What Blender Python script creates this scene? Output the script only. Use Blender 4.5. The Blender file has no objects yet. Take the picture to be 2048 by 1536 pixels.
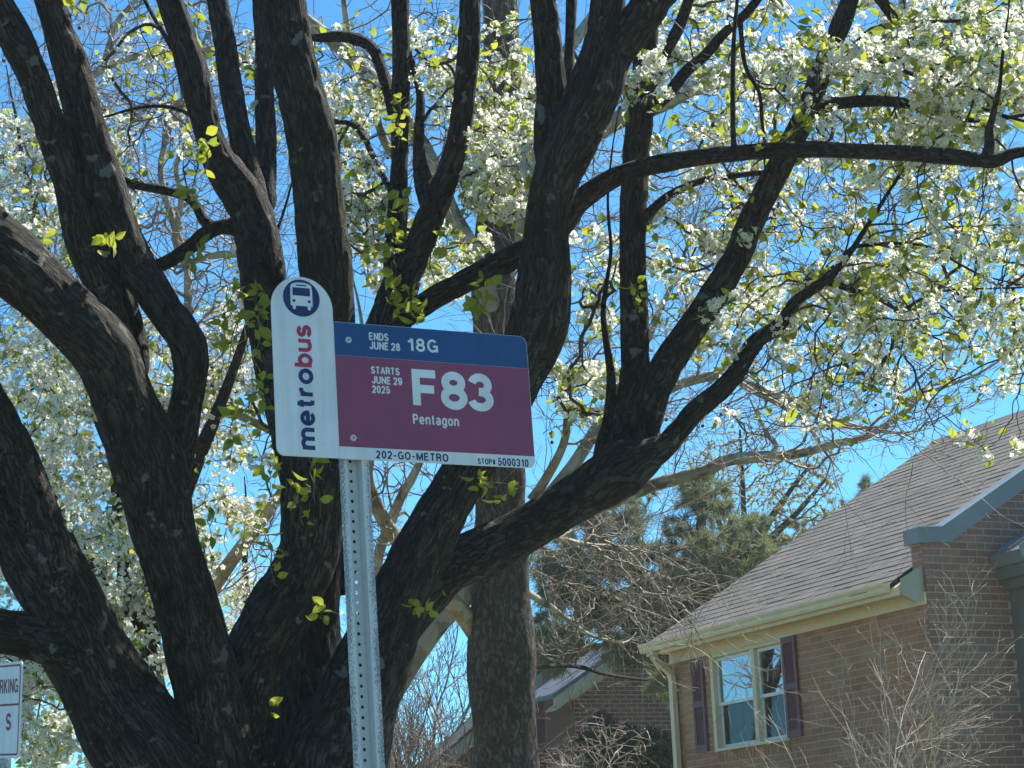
import bpy, math, random
import numpy as np
from mathutils import Vector, Matrix, noise

rng = np.random.default_rng(7)
random.seed(7)
scene = bpy.context.scene
COL = scene.collection

# ------------------------------------------------------------------ camera
FPX, PW, PH = 4400.0, 2048, 1536
PITCH, ROLL = math.radians(13.4), math.radians(2.7)
CAM = np.array([0.0, 0.0, 1.25])
_r0 = np.array([1.0, 0, 0]); FWD = np.array([0, math.cos(PITCH), math.sin(PITCH)])
_u0 = np.array([0, -math.sin(PITCH), math.cos(PITCH)])
RGT = math.cos(ROLL) * _r0 - math.sin(ROLL) * _u0
UPV = math.cos(ROLL) * _u0 + math.sin(ROLL) * _r0
cam_data = bpy.data.cameras.new('camera')
cam_data.sensor_width = 36.0
cam_data.lens = 36.0 * FPX / PW
cam_data.clip_start, cam_data.clip_end = 0.05, 3000
cam = bpy.data.objects.new('camera', cam_data)
COL.objects.link(cam)
M = Matrix.Identity(4)
for i in range(3):
    M[i][0], M[i][1], M[i][2], M[i][3] = RGT[i], UPV[i], -FWD[i], CAM[i]
cam.matrix_world = M
scene.camera = cam

# ------------------------------------------------------------------ light
SUN_AZ, SUN_EL = math.radians(48), math.radians(50)      # azimuth to the right of the view
world = bpy.data.worlds.new('World'); scene.world = world; world.use_nodes = True
wn = world.node_tree.nodes; wl = world.node_tree.links
bg = wn['Background']
sky = wn.new('ShaderNodeTexSky'); sky.sky_type = 'NISHITA'; sky.sun_disc = False
sky.sun_elevation = SUN_EL; sky.sun_rotation = SUN_AZ
sky.air_density = 0.85; sky.dust_density = 0.0; sky.ozone_density = 10.0
tint = wn.new('ShaderNodeMix'); tint.data_type = 'RGBA'; tint.blend_type = 'MULTIPLY'; tint.inputs[0].default_value = 1.0
tint.inputs[7].default_value = (0.54, 1.0, 0.96, 1)
wl.new(sky.outputs[0], tint.inputs[6]); wl.new(tint.outputs[2], bg.inputs[0]); bg.inputs[1].default_value = 0.078
sd = bpy.data.lights.new('sun', 'SUN'); sd.energy = 4.2; sd.angle = math.radians(0.5); sd.color = (1.0, 0.93, 0.82)
sun = bpy.data.objects.new('sun', sd); COL.objects.link(sun)
_sv = Vector((math.sin(SUN_AZ) * math.cos(SUN_EL), math.cos(SUN_AZ) * math.cos(SUN_EL), math.sin(SUN_EL)))
sun.rotation_euler = _sv.to_track_quat('Z', 'Y').to_euler()
scene.view_settings.view_transform = 'Standard'
scene.view_settings.look = 'None'
scene.view_settings.gamma = 1.0
scene.view_settings.use_curve_mapping = False
scene.view_settings.exposure = 1.45
scene.cycles.max_bounces = 5
scene.cycles.diffuse_bounces = 2
scene.cycles.volume_bounces = 0
scene.cycles.use_adaptive_sampling = True
scene.cycles.adaptive_threshold = 0.02
scene.cycles.glossy_bounces = 2
scene.cycles.transmission_bounces = 4
scene.cycles.transparent_max_bounces = 8

# ------------------------------------------------------------------ helpers
def P(x, y, d):
    return CAM + (FWD + RGT * ((x - PW / 2) / FPX) - UPV * ((y - PH / 2) / FPX)) * d

def tag(o, label=None, cat=None, group=None, kind=None):
    if label: o['label'] = label
    if cat: o['category'] = cat
    if group: o['group'] = group
    if kind: o['kind'] = kind
    return o

def empty(name, loc=(0, 0, 0), rz=0.0):
    o = bpy.data.objects.new(name, None); o.empty_display_size = 0.1
    COL.objects.link(o); o.location = loc; o.rotation_euler = (0, 0, rz)
    return o

def mesh_data(name, V, F, mats=(), midx=None, smooth=False, attrs=None):
    """V (n,3) ; F: (m,k) int array or list of lists of different length."""
    me = bpy.data.meshes.new(name)
    V = np.asarray(V, dtype=np.float32).reshape(-1, 3)
    if isinstance(F, np.ndarray):
        m, k = F.shape
        me.vertices.add(len(V)); me.vertices.foreach_set('co', V.ravel())
        me.loops.add(m * k); me.loops.foreach_set('vertex_index', F.astype(np.int32).ravel())
        me.polygons.add(m)
        me.polygons.foreach_set('loop_start', np.arange(0, m * k, k, dtype=np.int32))
        if midx is not None:
            me.polygons.foreach_set('material_index', np.asarray(midx, dtype=np.int32))
        me.polygons.foreach_set('use_smooth', np.full(m, smooth, dtype=bool))
        me.update(calc_edges=True)
    else:
        me.from_pydata([tuple(map(float, v)) for v in V], [], [list(map(int, f)) for f in F])
        if midx is not None:
            me.polygons.foreach_set('material_index', np.asarray(midx, dtype=np.int32))
        me.polygons.foreach_set('use_smooth', [smooth] * len(me.polygons))
        me.update()
    if attrs:
        for nm, arr in attrs.items():
            a = me.attributes.new(nm, 'FLOAT_VECTOR', 'POINT')
            a.data.foreach_set('vector', np.asarray(arr, dtype=np.float32).ravel())
    for mt in mats: me.materials.append(mt)
    return me

def obj(name, me, parent=None, loc=None, rot=None):
    o = bpy.data.objects.new(name, me); COL.objects.link(o)
    if parent is not None: o.parent = parent
    if loc is not None: o.location = loc
    if rot is not None: o.rotation_euler = rot
    return o

class MB:
    """collects boxes / prisms into one mesh part"""
    def __init__(s): s.v, s.f = [], []
    def add(s, V, F):
        b = len(s.v); s.v += [tuple(map(float, v)) for v in V]; s.f += [[i + b for i in f] for f in F]; return s
    def box(s, x0, x1, y0, y1, z0, z1):
        return s.add([(x0,y0,z0),(x1,y0,z0),(x1,y1,z0),(x0,y1,z0),(x0,y0,z1),(x1,y0,z1),(x1,y1,z1),(x0,y1,z1)],
                     [(0,3,2,1),(4,5,6,7),(0,1,5,4),(1,2,6,5),(2,3,7,6),(3,0,4,7)])
    def prism(s, prof, axis, a0, a1):
        """closed 2-D outline swept along an axis ('x','y','z')"""
        n = len(prof); put = {'x': lambda p, a: (a, p[0], p[1]), 'y': lambda p, a: (p[0], a, p[1]), 'z': lambda p, a: (p[0], p[1], a)}[axis]
        V = [put(p, a0) for p in prof] + [put(p, a1) for p in prof]
        F = [list(range(n))[::-1], list(range(n, 2 * n))] + [(i, (i + 1) % n, n + (i + 1) % n, n + i) for i in range(n)]
        return s.add(V, F)
    def disc(s, c, r, y, n=24, y2=None):
        pr = [(c[0] + r * math.cos(2 * math.pi * i / n), c[1] + r * math.sin(2 * math.pi * i / n)) for i in range(n)]
        return s.prism(pr, 'y', y, y2 if y2 is not None else y + 0.0004)
    def build(s, name, mat, parent=None, smooth=False, fixn=True):
        me = mesh_data(name, s.v, s.f, (mat,), smooth=smooth)
        if fixn:
            import bmesh
            bm = bmesh.new(); bm.from_mesh(me); bmesh.ops.recalc_face_normals(bm, faces=bm.faces); bm.to_mesh(me); bm.free()
        return obj(name, me, parent)

# ------------------------------------------------------------------ materials
def new_mat(name):
    m = bpy.data.materials.new(name); m.use_nodes = True
    nt = m.node_tree; b = nt.nodes['Principled BSDF']
    return m, nt, b

def N(nt, typ, **kw):
    n = nt.nodes.new(typ)
    for k, v in kw.items():
        if k in n.inputs.keys(): n.inputs[k].default_value = v
        else: setattr(n, k, v)
    return n

def ramp(nt, stops):
    r = nt.nodes.new('ShaderNodeValToRGB'); e = r.color_ramp.elements
    while len(e) < len(stops): e.new(0.5)
    for i, (p, c) in enumerate(stops):
        e[i].position = p; e[i].color = (*c, 1) if len(c) == 3 else c
    return r

def rnd_value(nt):
    """random per piece: object random plus random per mesh island"""
    oi = N(nt, 'ShaderNodeObjectInfo'); ge = N(nt, 'ShaderNodeNewGeometry')
    ad = N(nt, 'ShaderNodeMath', operation='ADD'); fr = N(nt, 'ShaderNodeMath', operation='FRACT')
    nt.links.new(oi.outputs['Random'], ad.inputs[0]); nt.links.new(ge.outputs['Random Per Island'], ad.inputs[1])
    nt.links.new(ad.outputs[0], fr.inputs[0]); return fr.outputs[0]

def plain(name, col, rough=0.6, nz=0.12, scale=9.0, spec=0.4, bump=0.0, metal=0.0):
    m, nt, b = new_mat(name)
    tc = N(nt, 'ShaderNodeTexCoord'); no = N(nt, 'ShaderNodeTexNoise', Scale=scale, Detail=6.0, Roughness=0.65)
    nt.links.new(tc.outputs['Object'], no.inputs['Vector'])
    lo = tuple(c * (1 - nz) for c in col); hi = tuple(min(1, c * (1 + nz)) for c in col)
    r = ramp(nt, [(0.3, lo), (0.7, hi)]); nt.links.new(no.outputs['Fac'], r.inputs[0])
    nt.links.new(r.outputs[0], b.inputs['Base Color'])
    b.inputs['Roughness'].default_value = rough; b.inputs['Specular IOR Level'].default_value = spec
    b.inputs['Metallic'].default_value = metal
    if bump:
        n2 = N(nt, 'ShaderNodeTexNoise', Scale=scale * 8, Detail=4.0); bp = N(nt, 'ShaderNodeBump', Strength=bump, Distance=0.004)
        nt.links.new(tc.outputs['Object'], n2.inputs['Vector']); nt.links.new(n2.outputs['Fac'], bp.inputs['Height'])
        nt.links.new(bp.outputs[0], b.inputs['Normal'])
    return m

def bark_mat(name, dark, light, fscale=48.0, along=0.2, lichen=0.5, lich_col=(0.30, 0.34, 0.28), bump=1.0, dist=0.03, blot=0.5):
    m, nt, b = new_mat(name); L = nt.links
    at = N(nt, 'ShaderNodeAttribute', attribute_name='rest')
    mp = N(nt, 'ShaderNodeMapping'); mp.inputs['Scale'].default_value = (1, 1, along); L.new(at.outputs['Vector'], mp.inputs['Vector'])
    wn_ = N(nt, 'ShaderNodeTexNoise', Scale=9.0, Detail=3.0); L.new(at.outputs['Vector'], wn_.inputs['Vector'])
    mixv = N(nt, 'ShaderNodeVectorMath', operation='MULTIPLY_ADD')
    L.new(wn_.outputs['Color'], mixv.inputs[0]); mixv.inputs[1].default_value = (0.035, 0.035, 0.035); L.new(mp.outputs[0], mixv.inputs[2])
    n1 = N(nt, 'ShaderNodeTexNoise', Scale=fscale, Detail=5.0, Roughness=0.6); L.new(mixv.outputs[0], n1.inputs['Vector'])
    s1 = N(nt, 'ShaderNodeMath', operation='SUBTRACT'); L.new(n1.outputs['Fac'], s1.inputs[0]); s1.inputs[1].default_value = 0.5
    a1 = N(nt, 'ShaderNodeMath', operation='ABSOLUTE'); L.new(s1.outputs[0], a1.inputs[0])
    vr = ramp(nt, [(0.0, (0, 0, 0)), (0.04, (0.35, 0.35, 0.35)), (0.11, (1, 1, 1))]); L.new(a1.outputs[0], vr.inputs[0])
    n3 = N(nt, 'ShaderNodeTexNoise', Scale=fscale * 2.6, Detail=4.0, Roughness=0.7); L.new(mixv.outputs[0], n3.inputs['Vector'])
    m3 = N(nt, 'ShaderNodeMapRange'); m3.inputs[1].default_value = 0.3; m3.inputs[2].default_value = 0.7; m3.inputs[3].default_value = 0.25; L.new(n3.outputs['Fac'], m3.inputs[0])
    mf = N(nt, 'ShaderNodeMath', operation='MULTIPLY'); L.new(vr.outputs[0], mf.inputs[0]); L.new(m3.outputs[0], mf.inputs[1])
    fu = N(nt, 'ShaderNodeAttribute', attribute_name='furrow'); fs = N(nt, 'ShaderNodeSeparateXYZ'); L.new(fu.outputs['Vector'], fs.inputs[0])
    mu = N(nt, 'ShaderNodeMath', operation='MULTIPLY'); L.new(mf.outputs[0], mu.inputs[0]); L.new(fs.outputs['X'], mu.inputs[1])
    cr = ramp(nt, [(0.05, dark), (0.40, tuple(0.5 * (a + c) for a, c in zip(dark, light))), (0.9, light)]); L.new(mu.outputs[0], cr.inputs[0])
    # broad weather blotches (algae, damp bark)
    nb = N(nt, 'ShaderNodeTexNoise', Scale=3.3, Detail=5.0, Roughness=0.6); L.new(at.outputs['Vector'], nb.inputs['Vector'])
    rb = ramp(nt, [(0.36, (1 - blot, 1 - blot, 1 - blot)), (0.62, (1.0, 1.0, 1.0))]); L.new(nb.outputs['Fac'], rb.inputs[0])
    mb = N(nt, 'ShaderNodeMix', data_type='RGBA', blend_type='MULTIPLY'); mb.inputs[0].default_value = 1.0
    L.new(cr.outputs[0], mb.inputs[6]); L.new(rb.outputs[0], mb.inputs[7])
    # lichen rosettes
    nl = N(nt, 'ShaderNodeTexNoise', Scale=13.0, Detail=2.0); L.new(at.outputs['Vector'], nl.inputs['Vector'])
    nf = N(nt, 'ShaderNodeTexNoise', Scale=60.0, Detail=4.0); L.new(at.outputs['Vector'], nf.inputs['Vector'])
    ma = N(nt, 'ShaderNodeMath', operation='MULTIPLY_ADD'); L.new(nf.outputs['Fac'], ma.inputs[0]); ma.inputs[1].default_value = 0.22; L.new(nl.outputs['Fac'], ma.inputs[2])
    rl = ramp(nt, [(0.86 - 0.06 * lichen, (0, 0, 0)), (0.90 - 0.06 * lichen, (0.85, 0.85, 0.85))]); L.new(ma.outputs[0], rl.inputs[0])
    ml = N(nt, 'ShaderNodeMix', data_type='RGBA'); L.new(rl.outputs[0], ml.inputs[0]); L.new(mb.outputs[2], ml.inputs[6]); ml.inputs[7].default_value = (*lich_col, 1)
    L.new(ml.outputs[2], b.inputs['Base Color'])
    b.inputs['Roughness'].default_value = 0.85; b.inputs['Specular IOR Level'].default_value = 0.25
    bp = N(nt, 'ShaderNodeBump', Strength=bump, Distance=dist); L.new(mu.outputs[0], bp.inputs['Height']); L.new(bp.outputs[0], b.inputs['Normal'])
    return m

def syc_mat(name, base, patch, dark, thr=0.55):
    m, nt, b = new_mat(name); L = nt.links
    at = N(nt, 'ShaderNodeAttribute', attribute_name='rest')
    mp = N(nt, 'ShaderNodeMapping'); mp.inputs['Scale'].default_value = (1, 1, 0.55); L.new(at.outputs['Vector'], mp.inputs['Vector'])
    n1 = N(nt, 'ShaderNodeTexNoise', Scale=9.0, Detail=3.0, Roughness=0.5); L.new(mp.outputs[0], n1.inputs['Vector'])
    r1 = ramp(nt, [(thr - 0.02, base), (thr, patch), (thr + 0.10, patch), (thr + 0.12, dark)]); L.new(n1.outputs['Fac'], r1.inputs[0])
    n2 = N(nt, 'ShaderNodeTexNoise', Scale=40.0, Detail=5.0); L.new(mp.outputs[0], n2.inputs['Vector'])
    r2 = ramp(nt, [(0.3, (0.75, 0.75, 0.75)), (0.7, (1, 1, 1))]); L.new(n2.outputs['Fac'], r2.inputs[0])
    mx = N(nt, 'ShaderNodeMix', data_type='RGBA', blend_type='MULTIPLY'); mx.inputs[0].default_value = 1.0
    L.new(r1.outputs[0], mx.inputs[6]); L.new(r2.outputs[0], mx.inputs[7]); L.new(mx.outputs[2], b.inputs['Base Color'])
    b.inputs['Roughness'].default_value = 0.75; b.inputs['Specular IOR Level'].default_value = 0.25
    bp = N(nt, 'ShaderNodeBump', Strength=0.4, Distance=0.008); L.new(n2.outputs['Fac'], bp.inputs['Height']); L.new(bp.outputs[0], b.inputs['Normal'])
    return m

def leaf_mat(name, cols, trans=0.5, rough=0.5):
    m, nt, b = new_mat(name); L = nt.links
    r = ramp(nt, [(i / max(1, len(cols) - 1), c) for i, c in enumerate(cols)]); L.new(rnd_value(nt), r.inputs[0])
    L.new(r.outputs[0], b.inputs['Base Color']); b.inputs['Roughness'].default_value = rough; b.inputs['Specular IOR Level'].default_value = 0.3
    tr = N(nt, 'ShaderNodeBsdfTranslucent'); L.new(r.outputs[0], tr.inputs[0])
    mx = N(nt, 'ShaderNodeMixShader', Fac=trans); L.new(b.outputs[0], mx.inputs[1]); L.new(tr.outputs[0], mx.inputs[2])
    L.new(mx.outputs[0], nt.nodes['Material Output'].inputs[0])
    return m

def twig_mat(name, c0, c1, rough=0.7):
    m, nt, b = new_mat(name); L = nt.links
    tc = N(nt, 'ShaderNodeTexCoord'); no = N(nt, 'ShaderNodeTexNoise', Scale=14.0, Detail=4.0); L.new(tc.outputs['Object'], no.inputs['Vector'])
    r = ramp(nt, [(0.35, c0), (0.65, c1)]); L.new(no.outputs['Fac'], r.inputs[0]); L.new(r.outputs[0], b.inputs['Base Color'])
    b.inputs['Roughness'].default_value = rough; b.inputs['Specular IOR Level'].default_value = 0.3
    return m

def sign_mat(name, col, rough=0.36):
    """sheeting on a metal panel: rain streaks, dust film and a few scuffs"""
    m, nt, b = new_mat(name); L = nt.links
    tc = N(nt, 'ShaderNodeTexCoord'); mp = N(nt, 'ShaderNodeMapping'); mp.inputs['Scale'].default_value = (26, 26, 2.2); L.new(tc.outputs['Object'], mp.inputs[0])
    n1 = N(nt, 'ShaderNodeTexNoise', Scale=1.6, Detail=5.0, Roughness=0.6); L.new(mp.outputs[0], n1.inputs['Vector'])
    n2 = N(nt, 'ShaderNodeTexNoise', Scale=5.0, Detail=6.0, Roughness=0.6); L.new(tc.outputs['Object'], n2.inputs['Vector'])
    n3 = N(nt, 'ShaderNodeTexNoise', Scale=120.0, Detail=2.0); L.new(tc.outputs['Object'], n3.inputs['Vector'])
    r1 = ramp(nt, [(0.35, (0.90, 0.90, 0.89)), (0.62, (1.02, 1.02, 1.02))]); L.new(n1.outputs['Fac'], r1.inputs[0])
    r2 = ramp(nt, [(0.32, (0.88, 0.88, 0.87)), (0.68, (1.04, 1.04, 1.04))]); L.new(n2.outputs['Fac'], r2.inputs[0])
    r3 = ramp(nt, [(0.24, (0.72, 0.71, 0.69)), (0.29, (1, 1, 1))]); L.new(n3.outputs['Fac'], r3.inputs[0])
    prev = None
    for rr_ in (r1, r2, r3):
        mx = N(nt, 'ShaderNodeMix', data_type='RGBA', blend_type='MULTIPLY'); mx.inputs[0].default_value = 1.0
        if prev is None: mx.inputs[6].default_value = (*col, 1)
        else: L.new(prev, mx.inputs[6])
        L.new(rr_.outputs[0], mx.inputs[7]); prev = mx.outputs[2]
    L.new(prev, b.inputs['Base Color'])
    mr = N(nt, 'ShaderNodeMapRange'); mr.inputs[3].default_value = rough - 0.1; mr.inputs[4].default_value = rough + 0.18; L.new(n2.outputs['Fac'], mr.inputs[0]); L.new(mr.outputs[0], b.inputs['Roughness'])
    return m

def brick_mat(name, cols):
    m, nt, b = new_mat(name); L = nt.links
    r = ramp(nt, [(i / (len(cols) - 1), c) for i, c in enumerate(cols)]); L.new(rnd_value(nt), r.inputs[0])
    ge = N(nt, 'ShaderNodeNewGeometry'); no = N(nt, 'ShaderNodeTexNoise', Scale=30.0, Detail=6.0, Roughness=0.7); L.new(ge.outputs['Position'], no.inputs['Vector'])
    r2 = ramp(nt, [(0.3, (0.72, 0.72, 0.72)), (0.7, (1.15, 1.12, 1.1))]); L.new(no.outputs['Fac'], r2.inputs[0])
    nw = N(nt, 'ShaderNodeTexNoise', Scale=1.3, Detail=4.0); L.new(ge.outputs['Position'], nw.inputs['Vector'])
    r3 = ramp(nt, [(0.35, (0.82, 0.82, 0.84)), (0.65, (1.08, 1.06, 1.04))]); L.new(nw.outputs['Fac'], r3.inputs[0])
    mx = N(nt, 'ShaderNodeMix', data_type='RGBA', blend_type='MULTIPLY'); mx.inputs[0].default_value = 1.0
    L.new(r.outputs[0], mx.inputs[6]); L.new(r2.outputs[0], mx.inputs[7])
    m2 = N(nt, 'ShaderNodeMix', data_type='RGBA', blend_type='MULTIPLY'); m2.inputs[0].default_value = 1.0
    L.new(mx.outputs[2], m2.inputs[6]); L.new(r3.outputs[0], m2.inputs[7]); L.new(m2.outputs[2], b.inputs['Base Color'])
    b.inputs['Roughness'].default_value = 0.88; b.inputs['Specular IOR Level'].default_value = 0.2
    bp = N(nt, 'ShaderNodeBump', Strength=0.35, Distance=0.004); L.new(no.outputs['Fac'], bp.inputs['Height']); L.new(bp.outputs[0], b.inputs['Normal'])
    return m

def glass_mat(name, refl, tint):
    m, nt, b = new_mat(name); L = nt.links
    tr = N(nt, 'ShaderNodeBsdfTransparent'); tr.inputs[0].default_value = (*tint, 1)
    gl = N(nt, 'ShaderNodeBsdfGlossy', Roughness=0.015); gl.inputs[0].default_value = (0.95, 0.97, 1, 1)
    ge = N(nt, 'ShaderNodeTexCoord'); no = N(nt, 'ShaderNodeTexNoise', Scale=4.0, Detail=1.0); L.new(ge.outputs['Object'], no.inputs['Vector'])
    bp = N(nt, 'ShaderNodeBump', Strength=0.012, Distance=0.02); L.new(no.outputs['Fac'], bp.inputs['Height']); L.new(bp.outputs[0], gl.inputs['Normal'])
    mx = N(nt, 'ShaderNodeMixShader', Fac=refl); L.new(tr.outputs[0], mx.inputs[1]); L.new(gl.outputs[0], mx.inputs[2])
    L.new(mx.outputs[0], nt.nodes['Material Output'].inputs[0])
    return m

def post_mat():
    m, nt, b = new_mat('galvanised_white_paint'); L = nt.links
    tc = N(nt, 'ShaderNodeTexCoord'); sx = N(nt, 'ShaderNodeSeparateXYZ'); L.new(tc.outputs['Object'], sx.inputs[0])
    ab = N(nt, 'ShaderNodeMath', operation='ABSOLUTE'); L.new(sx.outputs['X'], ab.inputs[0])
    edge = N(nt, 'ShaderNodeMapRange'); edge.inputs[1].default_value = 0.018; edge.inputs[2].default_value = 0.034; L.new(ab.outputs[0], edge.inputs[0])
    mp = N(nt, 'ShaderNodeMapping'); mp.inputs['Scale'].default_value = (1, 1, 0.55); L.new(tc.outputs['Object'], mp.inputs[0])
    n1 = N(nt, 'ShaderNodeTexNoise', Scale=240.0, Detail=5.0, Roughness=0.75); L.new(mp.outputs[0], n1.inputs['Vector'])
    n2 = N(nt, 'ShaderNodeTexNoise', Scale=7.0, Detail=3.0); L.new(tc.outputs['Object'], n2.inputs['Vector'])
    a1 = N(nt, 'ShaderNodeMath', operation='MULTIPLY_ADD'); L.new(edge.outputs[0], a1.inputs[0]); a1.inputs[1].default_value = 0.17; L.new(n1.outputs['Fac'], a1.inputs[2])
    a2 = N(nt, 'ShaderNodeMath', operation='MULTIPLY_ADD'); L.new(n2.outputs['Fac'], a2.inputs[0]); a2.inputs[1].default_value = 0.30; L.new(a1.outputs[0], a2.inputs[2])
    r = ramp(nt, [(0.76, (0, 0, 0)), (0.83, (1, 1, 1))]); L.new(a2.outputs[0], r.inputs[0])
    mx = N(nt, 'ShaderNodeMix', data_type='RGBA'); L.new(r.outputs[0], mx.inputs[0]); mx.inputs[6].default_value = (0.56, 0.58, 0.57, 1); mx.inputs[7].default_value = (0.19, 0.20, 0.21, 1)
    L.new(mx.outputs[2], b.inputs['Base Color']); b.inputs['Roughness'].default_value = 0.5
    return m

MAT = dict(
    bark=bark_mat('pear_bark', (0.006, 0.0058, 0.005), (0.165, 0.155, 0.130), 62, 0.15, 1.45, lich_col=(0.21, 0.235, 0.195)),
    bark_thin=bark_mat('pear_branch_bark', (0.008, 0.007, 0.006), (0.14, 0.125, 0.105), 70, 0.25, 1.2, lich_col=(0.18, 0.20, 0.165)),
    syc_trunk=bark_mat('sycamore_trunk_bark', (0.045, 0.037, 0.03), (0.20, 0.165, 0.135), 40, 0.3, -1.0, bump=0.7, dist=0.012, blot=0.3),
    syc_limb=syc_mat('sycamore_cream_bark', (0.40, 0.385, 0.32), (0.27, 0.25, 0.18), (0.13, 0.10, 0.07), 0.50),
    syc_tan=syc_mat('sycamore_mottled_bark', (0.40, 0.35, 0.24), (0.30, 0.22, 0.13), (0.15, 0.10, 0.065), 0.47),
    pear_twig=twig_mat('pear_twig', (0.022, 0.016, 0.014), (0.085, 0.066, 0.055)),
    syc_twig=twig_mat('sycamore_twig', (0.13, 0.105, 0.085), (0.33, 0.28, 0.23)),
    pale_twig=twig_mat('pale_shrub_twig', (0.34, 0.28, 0.21), (0.58, 0.50, 0.40), 0.45),
    brown_twig=twig_mat('brown_twig', (0.12, 0.085, 0.065), (0.24, 0.18, 0.13)),
    petal=leaf_mat('white_petal', [(0.80, 0.81, 0.70), (0.84, 0.84, 0.75), (0.74, 0.78, 0.60)], 0.5),
    anther=plain('anther', (0.16, 0.14, 0.06), 0.8),
    leaf=leaf_mat('young_leaf', [(0.26, 0.31, 0.03), (0.37, 0.41, 0.04), (0.19, 0.26, 0.03), (0.42, 0.42, 0.06)], 0.6),
    bud=leaf_mat('yellow_bud', [(0.42, 0.33, 0.05), (0.33, 0.33, 0.08), (0.5, 0.42, 0.12)], 0.4),
    needle=leaf_mat('evergreen_needle', [(0.12, 0.165, 0.075), (0.17, 0.20, 0.08), (0.14, 0.18, 0.085), (0.20, 0.215, 0.09)], 0.5),
    holly=leaf_mat('dark_shrub_leaf', [(0.02, 0.045, 0.018), (0.045, 0.075, 0.03), (0.03, 0.06, 0.03)], 0.15, 0.35),
    seed=plain('seed_ball', (0.07, 0.05, 0.035), 0.95, 0.3, 60),
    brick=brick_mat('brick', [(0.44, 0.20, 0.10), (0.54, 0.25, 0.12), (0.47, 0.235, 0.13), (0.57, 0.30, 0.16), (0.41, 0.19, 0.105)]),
    brick_gable=brick_mat('brick_gable_shaded', [(0.28, 0.145, 0.10), (0.35, 0.175, 0.12), (0.31, 0.175, 0.135), (0.38, 0.205, 0.145)]),  # darker, greyer copy of the house brick; gable shade is in the colour
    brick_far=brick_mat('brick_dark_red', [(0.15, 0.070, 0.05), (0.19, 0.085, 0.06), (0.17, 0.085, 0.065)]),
    mortar=plain('mortar', (0.50, 0.37, 0.25), 0.95, 0.15, 12, 0.1, 0.3),
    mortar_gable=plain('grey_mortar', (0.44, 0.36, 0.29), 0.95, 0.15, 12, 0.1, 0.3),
    shingle=brick_mat('asphalt_shingle', [(0.128, 0.126, 0.114), (0.162, 0.156, 0.141), (0.14, 0.136, 0.126), (0.176, 0.168, 0.150)]),
    deck=plain('roof_felt', (0.03, 0.028, 0.027), 0.95),
    cream=plain('cream_paint', (0.80, 0.62, 0.38), 0.55, 0.07, 5, 0.35, 0.05),
    cream_dull=plain('shaded_cream_and_tan_paint', (0.40, 0.36, 0.26), 0.6, 0.1, 5),  # cream greyed to paint in shade on the cornice return; tan on distant rakes
    white=plain('white_vinyl', (0.78, 0.78, 0.70), 0.45, 0.04),
    plum=plain('plum_shutter_paint', (0.17, 0.06, 0.062), 0.5, 0.1, 12),
    bluegrey=plain('bluegrey_metal', (0.19, 0.205, 0.205), 0.42, 0.08, 4, 0.5),
    roof_blue=plain('slate_blue_roof', (0.10, 0.125, 0.15), 0.7, 0.25, 14),
    roof_dark=plain('charcoal_roof', (0.045, 0.048, 0.05), 0.85, 0.25, 14),
    sage=plain('sage_paint', (0.17, 0.165, 0.135), 0.6, 0.08),
    glass_up=glass_mat('sky_reflecting_glass', 0.44, (0.5, 0.55, 0.55)),
    glass_low=glass_mat('screened_glass', 0.07, (0.5, 0.56, 0.56)),
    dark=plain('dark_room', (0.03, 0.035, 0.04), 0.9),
    curtain=plain('sheer_curtain', (0.30, 0.33, 0.32), 0.9, 0.2, 6),
    post=post_mat(),
    sign_white=sign_mat('sign_white', (0.74, 0.75, 0.74)),
    sign_blue=sign_mat('sign_blue', (0.003, 0.060, 0.195)),
    sign_maroon=sign_mat('sign_maroon', (0.27, 0.045, 0.095)),
    sign_navy=plain('sign_navy', (0.008, 0.022, 0.10), 0.4, 0.05, 3),
    sign_red=plain('sign_red', (0.42, 0.03, 0.07), 0.4, 0.05, 3),
    sign_black=plain('sign_ink', (0.02, 0.025, 0.05), 0.5),
    sign_oxblood=plain('sign_oxblood', (0.22, 0.03, 0.055), 0.5),
    steel=plain('bolt_steel', (0.58, 0.59, 0.58), 0.35, 0.1, 40, 0.5, 0, 0.25),
    alu=plain('bare_aluminium', (0.55, 0.56, 0.56), 0.4, 0.05, 5, 0.5, 0, 0.4),
    asphalt=plain('asphalt', (0.13, 0.13, 0.127), 0.9, 0.3, 40, 0.2, 0.5),
    concrete=plain('concrete', (0.36, 0.35, 0.32), 0.9, 0.12, 6, 0.2, 0.3),
    grass=plain('lawn', (0.11, 0.13, 0.05), 0.95, 0.4, 3.0, 0.1, 0.8),
    paint=plain('road_paint', (0.7, 0.55, 0.12), 0.7),
)

# ------------------------------------------------------------------ setting: street axes
A1 = math.radians(-26.51)
E1 = np.array([math.sin(A1), math.cos(A1), 0.0])      # along the street, away from the camera
E2 = np.array([math.cos(A1), -math.sin(A1), 0.0])     # across the street, to the right
ZUP = np.array([0, 0, 1.0])
STREET_ROT = math.radians(26.51)

def gz(s):
    if s < 1.65: return 0.13
    t = min(1.0, max(0.0, (s - 3.8) / 8.0)); return 0.13 + 0.87 * t * t * (3 - 2 * t)

def sheet(name, rows, mat, t0=-700, t1=900, nt_=1, kind='structure'):
    V, F = [], []
    for (s, z) in rows:
        for t in (t0, t1): V.append(E2 * s + E1 * t + ZUP * z)
    for i in range(len(rows) - 1): F.append((2 * i, 2 * i + 2, 2 * i + 3, 2 * i + 1))
    return tag(obj(name, mesh_data(name, V, F, (mat,))), kind=kind)

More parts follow.
